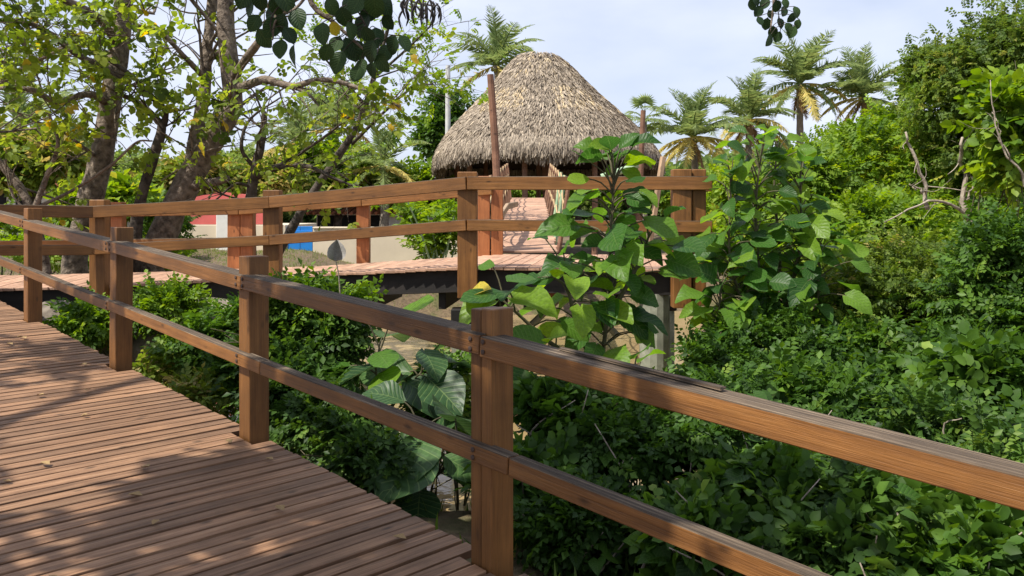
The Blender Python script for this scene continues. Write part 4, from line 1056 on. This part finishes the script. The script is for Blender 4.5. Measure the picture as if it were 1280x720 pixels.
# dead pale branches
def dead(label, limbs):
    root = tag(empty('dead_branch', limbs[0][0][0]), label, 'branch')
    g = Geo()
    for pts, r0, r1 in limbs:
        r0, r1 = r0 * .6, r1 * .6
        sp = spline(pts, 12); sp[1:-1] += rng.normal(0, .02, (10, 3))
        tube(g, sp, np.linspace(r0, r1, 12), 8, knob=.1)
        tw = []
        if r1 < .03: twigs(g, sp, r1 * .6, .35, 3, 1, tw)
    add('limb', g.mesh('limb', M['bark_dead'], True), root)
d_ = 10.8
dead('bleached dead forked branch sticking out of the sunlit thicket', [
    ([P(1232, 300, d_), P(1214, 275, d_), P(1207, 245, d_), P(1205, 210, d_), P(1199, 182, d_ - .1), P(1203, 172, d_ - .1)], .075, .028),
    ([P(1225, 290, d_), P(1200, 265, d_ - .1), P(1175, 250, d_ - .2), P(1145, 258, d_ - .3), P(1105, 278, d_ - .4)], .045, .012),
    ([P(1207, 250, d_), P(1216, 230, d_), P(1212, 215, d_)], .03, .012)])
dead('thin bleached dead stick standing left of the forked one', [([P(1160, 262, d_), P(1155, 225, d_), P(1142, 190, d_), P(1132, 165, d_)], .05, .022), ([P(1157, 240, d_), P(1148, 236, d_ - .1), P(1137, 230, d_ - .1)], .025, .012)])
dead('fine bare twig leaning out at the end of the thicket', [([P(1290, 240, 9.8), P(1262, 200, 9.8), P(1243, 150, 9.8), P(1238, 100, 9.8)], .025, .008), ([P(1262, 200, 9.8), P(1240, 140, 9.8)], .014, .006)])
# dense small-leaved dark bush
shrub('dense olive bush of fine small leaves below the sunlit thicket', [(1120, 400, 8.4, 90, 95), (1050, 430, 8.2, 65, 75), (1185, 385, 8.8, 75, 72), (1090, 370, 9.2, 85, 50)], M['lf_olive'], .115, 30, 100, SPR, tone=.5, spread=.14, stems=14, sr=.012)
shrub('dark green bush hanging over the far end of the foreground rail', [(1250, 360, 7.4, 60, 75), (1275, 440, 7.0, 55, 70)], M['lf_green'], .20, 16, 60, PIN, tone=.45, spread=.17)
shrub('green shrub with layered leaf sprays near the end of the foreground rail', [(1245, 500, 5.6, 70, 60), (1275, 560, 5.3, 60, 60)], M['lf_green'], .15, 12, 50, BRO, tone=.45, spread=.16)
shrub('small green shrub filling the gap between the olive bush and the second sapling', [(1085, 450, 7.4, 50, 40), (1140, 470, 7.2, 50, 40)], M['lf_green'], .16, 13, 40, SPR, tone=.6, spread=.17)
shrub('mid green shrub under the second broad-leaved sapling', [(945, 445, 7.6, 65, 50), (910, 480, 7.2, 48, 45), (990, 475, 7.3, 60, 50)], M['lf_green'], .20, 12, 55, PIN, tone=.4, spread=.18)
# understory below the foreground rail
UG = 'understory shrubs below the foreground rail'
def understory(blobs, mat, size, per, clumps, kinds, tone, singles, label='leafy green shrub in the shaded understory below the foreground rail'):
    root = shrub(label, blobs, M[mat], size, int(per * 1.3), int(clumps * .5), kinds, UG, tone, stems=12, spread=.135, shell=.35, sr=.010, jitter=.45)
    bl = [ell(*b) for b in blobs]
    for q in range(6):
        g = Geo()
        c, r = bl[q % len(bl)]; c = np.array(c); r = np.array(r)
        a_ = c + np.array([rng.normal(0, .7), -rng.uniform(.5, 1.0), -rng.uniform(.6, 1.0)]) * r
        b_ = c + np.array([rng.normal(0, .9), -rng.uniform(.5, 1.1), rng.uniform(.2, 1.15)]) * r
        tube(g, spline([a_, (a_ + b_) / 2 + rng.normal(0, .07, 3), b_], 9), np.linspace(.009, .003, 9), 5)
        add('bare_stem', g.mesh('bare_stem', M['bark_dead'], True), root)
    for q in range(singles):          # the largest blades, one by one, on the side of the open air
        c, r = bl[rng.integers(len(bl))]
        dv = unit(np.array([rng.normal(0, .8), -abs(rng.normal(0, .8)), abs(rng.normal(0, .7)) + .1]))
        p = np.array(c) + dv * np.array(r) * rng.uniform(.85, 1.12)
        dirv = unit(np.array([dv[0] + rng.normal(0, .6), dv[1] + rng.normal(0, .6), -.25 + rng.normal(0, .25)]))
        Rm = bases(dirv[None], unit(np.array([[rng.normal(0, .4), -.25 + rng.normal(0, .35), 1.0]])))[0]
        sz = rng.choice([rng.uniform(.045, .085), rng.uniform(.09, .16)], p=[.72, .28])
        Mx = Matrix(Rm.tolist()).to_4x4() @ Matrix.Scale(sz, 4); Mx.translation = Vector(p)
        add('leaf', HEART[rng.integers(3)], root, Mx)
    return root
def blade_mesh(name, mat, outline, rows=6, cols=4, cup=.10, droop=.3, wave=.03, seed=0):
    """single leaf, unit length along Y, with a channelled midrib and bending tip"""
    r = np.random.default_rng(seed)
    V, UV = [], []
    for a in range(rows + 1):
        t = a / rows
        w = np.interp(t, [o[0] for o in outline], [o[1] for o in outline])
        back = np.interp(t, [0, .12, 1], [1, .3, 0]) * outline[0][2] if len(outline[0]) > 2 else 0
        for c in range(cols + 1):
            u = (c / cols) * 2 - 1
            x = u * w; yv = t - abs(u) * back * .22
            z = cup * abs(u) * w * 2 - droop * t * t + wave * math.sin(t * 9 + seed + (2 if u > 0 else 0)) * abs(u)
            V.append((x, yv, z)); UV.append((u, t))
    n = cols + 1
    Q = [(a * n + c, a * n + c + 1, (a + 1) * n + c + 1, (a + 1) * n + c) for a in range(rows) for c in range(cols)]
    return fast_mesh(name, V, [np.array(Q)], mat, smooth=True, uv=UV)
OUT_HEART = [(0, .20, 1.0), (.12, .40), (.3, .46), (.55, .36), (.8, .17), (1, .01)]
OUT_BROAD = [(0, .04, .3), (.1, .20), (.28, .36), (.5, .41), (.7, .34), (.88, .17), (1, .015)]
OUT_BROAD2 = [(0, .06, .5), (.1, .26), (.28, .41), (.5, .45), (.7, .39), (.88, .21), (1, .03)]
OUT_OVAL = [(0, .03, .0), (.12, .24), (.35, .40), (.6, .41), (.82, .28), (.94, .14), (1, .05)]
HEART = [blade_mesh('leaf', M['lf_single'], OUT_HEART, 5, 4, .12, .25, .02, q) for q in range(3)]
understory([(700, 535, 5.1, 55, 55), (660, 610, 4.7, 60, 50)], 'lf_green', .13, 14, 44, BRO, .35, 60, 'leafy green shrub crowding the base of the near post of the foreground rail')
understory([(790, 585, 4.9, 70, 65), (740, 680, 4.3, 75, 50)], 'lf_green', .17, 15, 50, PIN, .25, 60, 'dark leafy shrub under the low cupped-leaf plant, below the foreground lower rail')
understory([(880, 575, 4.9, 75, 60), (900, 535, 5.3, 70, 60)], 'lf_green', .12, 20, 56, SPR, .35, 60, 'dark round-leaved shrub directly behind the upper end of the curved dead stick')
understory([(960, 640, 4.3, 90, 60), (880, 690, 4.0, 80, 50)], 'lf_green', .125, 14, 50, BRO, .4, 80, 'green shrub standing round the lower end of the curved dead stick')
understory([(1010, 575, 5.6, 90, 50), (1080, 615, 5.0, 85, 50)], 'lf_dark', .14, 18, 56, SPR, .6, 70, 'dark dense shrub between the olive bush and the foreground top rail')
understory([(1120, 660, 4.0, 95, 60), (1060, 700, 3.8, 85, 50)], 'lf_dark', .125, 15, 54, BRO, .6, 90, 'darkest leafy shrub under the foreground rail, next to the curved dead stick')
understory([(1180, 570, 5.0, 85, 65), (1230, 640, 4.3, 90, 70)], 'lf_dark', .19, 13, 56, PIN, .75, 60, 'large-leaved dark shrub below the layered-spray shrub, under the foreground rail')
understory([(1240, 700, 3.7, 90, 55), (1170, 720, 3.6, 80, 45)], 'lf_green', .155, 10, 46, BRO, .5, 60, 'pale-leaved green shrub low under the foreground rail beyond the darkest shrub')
understory([(980, 505, 6.6, 70, 50), (1060, 520, 6.4, 75, 50), (870, 525, 6.3, 50, 45), (1130, 500, 6.6, 60, 50), (1190, 480, 6.8, 55, 55)], 'lf_green', .18, 10, 44, SPR, .35, 0, 'shaded shrub on the bank between the foreground rail and the olive bush')
# shrubs between the foreground rail and the far walkway
shrub('feathery dark shrub with bright top growing just behind the foreground rail', [(388, 475, 6.3, 46, 55), (408, 430, 6.5, 34, 36), (370, 515, 6.0, 45, 48), (375, 405, 6.6, 36, 26)], M['lf_dark'], .20, 13, 48, PIN, tone=.6, spread=.16)
shrub('bright feathery tips rising over the foreground rail', [(368, 378, 6.5, 28, 12), (415, 382, 6.5, 28, 10)], M['lf_lime'], .20, 9, 16, PIN, tone=.25, spread=.22, stems=4)  # lit top of the dark feathery shrub, put into lime leaf colour
shrub('small-leaved shrub between the slim concrete pile and the feathery shrub', [(300, 415, 7.6, 38, 34), (255, 445, 7.3, 36, 34), (295, 480, 6.9, 32, 36)], M['lf_green'], .16, 10, 30, SPR, tone=.55, spread=.17)
shrub('low pale leafy shrub growing against the near boardwalk edge', [(215, 475, 7.3, 40, 28), (250, 510, 6.7, 42, 30)], M['lf_olive'], .14, 9, 26, SPR, tone=.7, spread=.17)
shrub('fresh green feathery shrub under the dark walkway edge beam', [(210, 388, 8.7, 34, 18), (115, 410, 8.6, 32, 24)], M['lf_lime'], .20, 11, 34, PIN, tone=.3, spread=.2)
shrub('small-leaved climbing shrub beside the near boardwalk edge, by the big-leaf plant', [(430, 560, 5.3, 45, 45), (400, 540, 5.6, 36, 50), (470, 590, 5.0, 42, 36)], M['lf_dark'], .12, 12, 46, SPR, tone=.6, spread=.18)
shrub('light small-leaved shrub standing over the muddy water', [(560, 500, 6.4, 32, 40), (545, 535, 6.0, 32, 38)], M['lf_green'], .15, 8, 34, SPR, tone=.6, spread=.2)
# soft bank greenery seen behind
for (px, py, d, rx, rz, mt) in ((190, 325, 15, 40, 22, 'lf_lime'), (60, 322, 14, 50, 24, 'lf_lime'), (0, 300, 14.5, 45, 30, 'lf_lime'), (205, 290, 15.5, 26, 36, 'lf_green')):
    shrub('low bright bush on the grassy bank behind the orange brown rail' if mt == 'lf_lime' else 'darker upright bush against the cream pavilion, beside the forked trunk', [(px, py, d, rx, rz)], M[mt], .22, 12, 30, SPR, 'bushes on the grassy bank' if mt == 'lf_lime' else None, tone=.5, spread=.2, stems=4)

# ------------------------------------------------------------------ broad-leaved saplings
def vary(o, q):
    r = np.random.default_rng(q)
    return [(t[0], t[1] * r.uniform(.82, 1.12), *t[2:]) for t in o]
BROAD = [blade_mesh('leaf', M['lf_big'], vary(OUT_BROAD2 if q % 3 else OUT_OVAL, q), 6, 4, (.05, .2, .32, .12)[q % 4], (.05, .3, .55, .18, .42)[q % 5], (.02, .06, .045)[q % 3], q) for q in range(9)]
BROAD_Y = [blade_mesh('leaf', M['lf_big_yellow'], OUT_BROAD, 6, 4, .16, .25, .03, 2)]
BROAD_D = [blade_mesh('leaf', M['lf_big_dark'], OUT_BROAD, 6, 4, .14, .2 + .15 * q, .03, q) for q in range(2)]
def sapling(label, stems, n, size, mats, name='broad_leaf_sapling', tmin=.3, reach=.34, extra=(), sr=.02):
    b0 = stems[0][0][0]
    root = tag(empty(name, (b0[0], b0[1], gz(b0[0], b0[1]))), label, 'sapling')
    g = Geo(); todo = []
    for pts, share in stems:
        sp = spline(pts, 24)
        tube(g, sp, np.linspace(sr, sr * .35, 24), 7)
        m = int(n * share); a = rng.uniform(0, 6.28)
        for q in range(m):
            t = tmin + (1 - tmin) * ((q + rng.uniform(.2, .8)) / m)
            a += 2.2 + rng.uniform(-.5, .5)
            o = sp[min(23, int(t * 23))]
            rad = reach * (1.0 - .55 * max(0, t - .6) / .4) * rng.uniform(.25, 1.05)
            p = o + np.array([math.cos(a) * rad, math.sin(a) * rad, rng.uniform(.02, .16) + .10 * (t > .85)])
            todo.append((o, p, a, size * rng.uniform(.72, 1.15) * (1 - .30 * max(0, t - .75) / .25), t))
    for (p, a, sz) in extra:
        sp = spline(stems[0][0], 24); k = int(np.argmin(np.abs(sp[:, 2] - (p[2] - .1))))
        todo.append((sp[k], np.array(p), a, sz, .5))
    for (o, p, a, sz, t) in todo:
        tube(g, spline([o, (o + p) / 2 + np.array([0, 0, .03]), p], 5), [.007, .006, .006, .005, .005], 5, cap=False)
        dirv = unit(np.array([math.cos(a), math.sin(a), rng.uniform(-.5, .2) + (.6 if t > .88 else 0)]))
        nr = unit(np.array([rng.normal(0, .4) - .25, rng.normal(0, .4) - .45, 1.0]))
        Rm = bases(dirv[None], nr[None])[0]
        Mx = Matrix(Rm.tolist()).to_4x4() @ Matrix.Scale(sz, 4); Mx.translation = Vector(p)
        add('leaf', mats[rng.integers(len(mats))], root, Mx)
    add('stem', g.mesh('stem', M['twig'], True), root)
    return root
ds = 6.1
sb = Vector((PX(760, ds), ds, 0)); sb.z = gz(sb.x, sb.y) - .05
sapling('tall broad-leaved sapling rising in front of the landing and the hut', [
    ([sb, P(752, 480, ds), P(758, 400, ds), P(762, 320, ds), P(766, 250, ds), P(768, 212, ds)], .55),
    ([P(753, 470, ds), P(725, 420, ds - .1), P(712, 370, ds - .15), P(706, 335, ds - .15)], .12),
    ([P(758, 400, ds), P(785, 355, ds), P(805, 315, ds + .1), P(812, 290, ds + .1)], .14),
    ([P(756, 470, ds), P(690, 430, ds - .2), P(650, 395, ds - .3), P(628, 375, ds - .3)], .06)], 128, .24, BROAD, tmin=.30, reach=.33)
ds2 = 8.0
sb = Vector((PX(960, ds2), ds2, 0)); sb.z = gz(sb.x, sb.y) - .05
sapling('wide many-stemmed broad-leaved sapling between the landing end and the thicket', [
    ([sb, P(958, 450, ds2), P(950, 350, ds2), P(945, 260, ds2), P(952, 185, ds2)], .28),
    ([P(960, 440, ds2), P(985, 370, ds2), P(1000, 300, ds2), P(1000, 215, ds2)], .22),
    ([P(958, 440, ds2), P(930, 380, ds2 - .1), P(912, 320, ds2 - .1), P(915, 215, ds2)], .22),
    ([P(955, 460, ds2), P(920, 430, ds2 - .3), P(900, 400, ds2 - .3), P(902, 350, ds2 - .3)], .12),
    ([P(960, 430, ds2), P(1010, 400, ds2 - .2), P(1025, 350, ds2 - .2), P(1020, 300, ds2 - .2)], .10),
    ([P(960, 430, ds2), P(975, 330, ds2 + .3), P(968, 240, ds2 + .3), P(972, 180, ds2 + .3)], .12)], 290, .245, BROAD, tmin=.16, reach=.33)
dl = 5.5
sb = Vector((PX(690, dl), dl, 0)); sb.z = gz(sb.x, sb.y) - .05
sapling('low broad-leaved plant with cupped leaves beside the near post of the foreground rail', [
    ([sb, P(700, 560, dl), P(690, 500, dl), P(680, 462, dl)], .45), ([P(700, 580, dl), P(740, 540, dl), P(775, 500, dl), P(800, 475, dl)], .35), ([P(700, 590, dl), P(790, 585, dl - .1), P(820, 560, dl)], .2)], 34, .27, BROAD + BROAD_D, tmin=.25, reach=.22, sr=.014)
dk = 5.2
sb = Vector((PX(530, dk), dk, 0)); sb.z = gz(sb.x, sb.y) - .05
sapling('plant with very large dark ribbed leaves at the near boardwalk edge', [
    ([sb, P(528, 600, dk), P(530, 560, dk), P(520, 520, dk)], .55), ([P(528, 610, dk), P(560, 580, dk), P(575, 555, dk)], .45)], 15, .42, BROAD_D, tmin=.2, reach=.20, sr=.014)
dm = 5.9
sb = Vector((PX(490, dm), dm, 0)); sb.z = gz(sb.x, sb.y) - .05
sapling('arching plant with long dark drooping leaves over the water', [
    ([sb, P(480, 520, dm), P(470, 460, dm), P(480, 425, dm)], .5), ([P(482, 520, dm), P(510, 480, dm), P(535, 470, dm)], .5)], 16, .40, BROAD_D + BROAD[:1], tmin=.35, reach=.22, sr=.014)
yl = tag(empty('yellowing_sprig', P(632, 420, 5.75)), 'sprig with one yellowed leaf above the near post of the foreground rail', 'sprig')
g = Geo(); tube(g, spline([P(640, 480, 5.8), P(634, 420, 5.75), P(622, 368, 5.7)], 8), np.linspace(.012, .006, 8), 6); add('stem', g.mesh('stem', M['twig'], True), yl)
for k, (px, py, a, sz, me) in enumerate(((612, 362, 2.6, .22, BROAD_Y[0]), (628, 366, 3.6, .30, BROAD[0]), (640, 372, -.4, .32, BROAD[1]), (618, 378, 3.9, .28, BROAD[2]), (634, 352, .9, .26, BROAD[0]))):
    Rm = bases(np.array([[math.cos(a), math.sin(a) * .8, -.1 + .2 * (k == 4)]]), np.array([[-.1, -.45, 1.0]]))[0]
    Mx = Matrix(Rm.tolist()).to_4x4() @ Matrix.Scale(sz, 4); Mx.translation = P(px, py, 5.7); add('leaf', me, yl, Mx)

wl = tag(empty('withered_plant', P(424, 352, 6.35)), 'withered grey curled leaf on a bare stem above the feathery shrub', 'plant')
g = Geo(); tube(g, spline([P(426, 400, 6.35), P(424, 350, 6.35), P(419, 322, 6.35)], 8), np.linspace(.007, .004, 8), 5); add('stem', g.mesh('stem', M['bark_dead'], True), wl)
wm = blade_mesh('leaf', plain('withered_grey', (.34, .32, .30), .8, 25, .4), OUT_OVAL, 6, 4, .9, -.25, .08, 5)
Rm = bases(np.array([[.12, -.1, 1.0]]), np.array([[.3, -1.0, .1]]))[0]
Mx = Matrix(Rm.tolist()).to_4x4() @ Matrix.Scale(.17, 4); Mx.translation = P(418, 326, 6.35); add('leaf', wm, wl, Mx)

# ------------------------------------------------------------------ tree that shades the boardwalk
ob = Vector((-4.4, -1.2, 0)); ob.z = gz(ob.x, ob.y) - .1
over, tips = tree('shade_tree', 'round-leaved shade tree whose dark leafy boughs hang over the boardwalk', 'tree', [
    ([ob, (-4.3, -1.0, 1.6), (-4.0, -.5, 3.2), (-3.4, .4, 4.9), (-2.9, 1.2, 6.2)], .24, .10, 9, 1.9, 2),
    ([(-4.1, -.7, 2.8), (-3.4, 1.0, 4.2), (-2.8, 2.2, 4.9), (-2.2, 3.0, 5.0)], .11, .03, 7, 1.3, 2),
    ([(-4.1, -.7, 3.0), (-5.2, 1.0, 4.2), (-5.6, 3.0, 5.1), (-5.2, 4.8, 5.6)], .11, .035, 6, 1.4, 2),
    ([(-3.9, -.3, 3.4), (-2.6, -.5, 4.3), (-.8, 0.2, 4.9), (1.2, 1.2, 4.9), (2.6, 2.4, 4.6)], .11, .03, 5, 1.2, 2),
    ([(-3.6, .2, 4.6), (-4.3, 1.2, 5.1), (-3.8, 2.0, 5.3), (-3.0, 2.4, 5.4)], .07, .03, 9, 1.3, 2),  # unseen bough added to shade the near boards
    ([(-2.2, 3.0, 5.0), (-1.4, 4.0, 4.4), (-1.08, 4.45, 3.2), P(385, -8, 4.5), P(420, 30, 4.5), P(455, 62, 4.5)], .03, .006, 0, 0, 0),
    ([P(385, -8, 4.5), P(370, 10, 4.5), P(345, 25, 4.5), P(340, 50, 4.5)], .010, .004, 0, 0, 0),
    ([(2.6, 2.4, 4.6), (2.5, 4.0, 4.3), P(972, -60, 6.0), P(968, 0, 6.0), P(964, 40, 6.0)], .025, .004, 0, 0, 0),
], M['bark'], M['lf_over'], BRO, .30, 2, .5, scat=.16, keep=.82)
OVAL = [blade_mesh('leaf', M['lf_over_o'], OUT_OVAL, 6, 4, .10, .1 + .12 * q, .015, q) for q in range(3)]
OVAL_Y = blade_mesh('leaf', M['lf_big_yellow'], OUT_OVAL, 6, 4, .10, .15, .015, 1)
def hang(spots, d, size, line, parent=over):
    gt = Geo(); sl_ = spline([P(a, b, d) for a, b in line], 30)
    tube(gt, sl_, np.linspace(.006, .003, 30), 5)
    for k, s_ in enumerate(spots):
        px, py = s_[0], s_[1]; yel = len(s_) > 2
        a = rng.uniform(0, 6.28)
        dirv = unit(np.array([math.cos(a) * .55, math.sin(a) * .3, -.8]))
        nr = unit(np.array([rng.normal(0, .5), -1.0, rng.uniform(-.2, .6)]))
        Rm = bases(dirv[None], nr[None])[0]; sz = size * rng.uniform(.8, 1.2) * (.75 if yel else 1)
        Mx = Matrix(Rm.tolist()).to_4x4() @ Matrix.Scale(sz, 4)
        Mx.translation = P(px, py, d + rng.uniform(-.18, .18)) - Vector(dirv.tolist()) * sz * .5
        add('leaf', OVAL_Y if yel else OVAL[rng.integers(3)], parent, Mx)
        st = np.array(Mx.translation); up_ = sl_[sl_[:, 2] > st[2] - .01] if (sl_[:, 2] > st[2]).any() else sl_[:1]
        near_ = up_[np.argmin(np.linalg.norm(up_ - st, axis=1))]
        tube(gt, spline([near_, (near_ + st) / 2 + np.array([0, 0, .015]), st], 6), .0025, 4, cap=False)
    add('twig', gt.mesh('twig', M['bark_dark']), parent)
spots = [(312, 12), (325, 2), (338, 18), (352, 30), (330, 48), (350, 60), (362, 44), (318, 28), (346, 8), (372, 22), (305, -5), (356, -2), (366, 70), (340, 34)]
spots += [(415, 8), (430, 22), (445, 6), (462, 14), (440, 38), (402, 40), (420, 55), (408, 66), (422, 76), (452, 30), (468, 8), (485, 28), (446, 62), (438, 60), (462, 64), (452, 84), (464, 88), (446, 92), (490, 56), (506, 54), (482, 66), (476, 78), (460, 44), (470, 46), (434, 4), (482, 8), (455, -4), (418, 36, 1)]
hang(spots[:14], 4.5, .112, [(385, -30), (365, -4), (345, 12), (338, 30), (342, 48)])
hang(spots[14:], 4.5, .112, [(395, -40), (430, -10), (448, 15), (462, 40), (478, 52)])
hang([(940, 6), (948, 14), (956, 4), (963, 18), (971, 8), (980, 14), (990, 22), (996, 14), (986, 34), (976, 28), (966, 40), (958, 30), (972, 46), (950, 26), (990, 40), (982, 4), (962, 50), (997, 30), (945, 0)], 6.0, .084, [(972, -40), (968, -10), (972, 12), (976, 32)])
# dark dangling seed pods
g = Geo()
pods = tag(empty('seed_pod_cluster', P(528, -6, 5.6)), 'cluster of dark curled seed pods dangling against the sky', 'seed pods')
gs = Geo(); tube(gs, [(-.55, 4.3, 4.9), (-.6, 5.0, 4.0), P(528, -10, 5.6)], [.02, .014, .008], 5); tube(gs, spline([P(528, -10, 5.6), P(510, 0, 5.6), P(545, 8, 5.6)], 6), .006, 4); add('stem', gs.mesh('stem', M['bark_dark']), pods)
for q in range(34):
    x0 = rng.uniform(500, 548); y0 = rng.uniform(-8, 10); ln = rng.uniform(12, 34); cv = rng.uniform(-16, 16)
    dq = 5.6 + rng.uniform(-.2, .2)
    gp = Geo(); tube(gp, spline([P(x0, y0, dq), P(x0 + cv * .6, y0 + ln * .5, dq), P(x0 + cv * .3, y0 + ln, dq)], 7), np.array([.003, .006, .008, .007, .008, .006, .002]), 6)
    add('seed_pod', gp.mesh('seed_pod', M['pod'], True), pods)

# ------------------------------------------------------------------ ground cover, rocks, litter
def grass(name, label, n, area, size, mat=M['grass']):
    x = rng.uniform(area[0], area[1], n); y = rng.uniform(area[2], area[3], n)
    s_ = pond_sd(x, y); z = ground_z(x, y)
    keep = (s_ > .12) & (np.sin(x * 1.9) * np.sin(y * 1.5 + x) > rng.uniform(-1.1, .5, n))
    x, y, z = x[keep], y[keep], z[keep]; m = len(x)
    d = unit(np.stack([rng.normal(0, .45, m), rng.normal(0, .45, m), np.ones(m)], -1)); nr = unit(rng.normal(0, 1, (m, 3)))
    tpl = (np.array([(-.07, 0, 0), (.07, 0, 0), (.05, .55, .05), (0, 1, .22)]), np.array([(0, 1, 2), (0, 2, 3)]))
    g = Geo(); scatter(g, tpl, np.stack([x, y, z - .01], -1), bases(d, nr), size * rng.uniform(.5, 1.4, m), np.clip(.5 + rng.normal(0, .22, m), 0, 1))
    tag(add(name, g.mesh(name, mat)), label, 'grass', kind='stuff')
grass('grass', 'short bright grass on the far bank and lawn', 60000, (-14, 3, 11, 22), .07)
grass('undergrowth_grass', 'sparse grass and seedlings on the shaded bank', 16000, (-6, 9, 2.5, 9), .12)
def rock(px, py, d, r, label, mat=M['rock'], flat=.7):
    c = P(px, py, d); g = Geo()
    m, k = 9, 12; V = []
    for a in range(m):
        for b in range(k):
            v = Vector((math.sin(math.pi * (a + .02) / (m - .96)) * math.cos(2 * math.pi * b / k), math.sin(math.pi * (a + .02) / (m - .96)) * math.sin(2 * math.pi * b / k), math.cos(math.pi * (a + .02) / (m - .96))))
            f = 1 + .32 * noise.noise(v * 1.4 + c) + .12 * noise.noise(v * 3.5 + c)
            V.append((c.x + v.x * r * f, c.y + v.y * r * f * .9, c.z + v.z * r * f * flat))
    i, j = np.meshgrid(np.arange(m - 1), np.arange(k), indexing='ij')
    Q = np.stack([i * k + j, (i + 1) * k + j, (i + 1) * k + (j + 1) % k, i * k + (j + 1) % k], -1).reshape(-1, 4)
    return tag(add('boulder', fast_mesh('boulder', V, [Q], mat, smooth=True)), label, 'boulder')
rock(82, 418, 8.9, .50, 'brown boulder in the gap below the walkway edge beam')
rock(200, 432, 9.0, .42, 'rounded brown boulder beside the slim concrete pile')
rock(265, 408, 9.3, .48, 'pale weathered boulder under the feathery shrubs', plain('pale_rock', (.26, .22, .17), .9, 5, .4, .9, .03))
rock(300, 445, 8.6, .36, 'small mossy boulder at the water edge', plain('mossy_rock', (.12, .13, .05), .9, 6, .5, .9, .03))
lg = Geo(); tube(lg, spline([P(180, 425, 9.6), P(240, 400, 9.7), P(320, 388, 9.8)], 12), np.linspace(.17, .13, 12), 10, knob=.08)
tag(add('fallen_log', lg.mesh('fallen_log', M['bark'], True)), 'fallen brown log lying under the walkway edge beam', 'log')
for (pts, lab) in (([P(960, 575, 4.4), P(1000, 612, 4.4), P(1022, 640, 4.4), P(1050, 690, 4.4)], 'curved dead stick among the understory leaves'), ([P(655, 640, 4.4), P(690, 668, 4.35), P(715, 680, 4.3)], 'pale broken stick beside the base of the near post')):
    lg = Geo(); tube(lg, spline(pts, 10), np.linspace(.016, .009, 10), 6, knob=.1); tag(add('stick', lg.mesh('stick', M['bark_dead'], True)), lab, 'stick')
# dry leaves lying on the boards
dryl = blade_mesh('dry_leaf', plain('dry_leaf', (.30, .20, .09), .8, 20, .4), OUT_OVAL, 3, 2, .25, -.15, .05, 3)
for k in range(26):
    s_, p_, a = rng.uniform(2.2, 9.0), rng.uniform(.9, 2.2), rng.uniform(0, 6.28)
    q = SP(s_, p_, .014); Mx = Matrix.Translation(q) @ Matrix.Rotation(a, 4, 'Z') @ Matrix.Scale(rng.uniform(.03, .06), 4)
    tag(add('dry_leaf', dryl, None, Mx), 'small dry curled leaf lying on the boardwalk planks', 'leaf', 'dry leaves on the boardwalk')
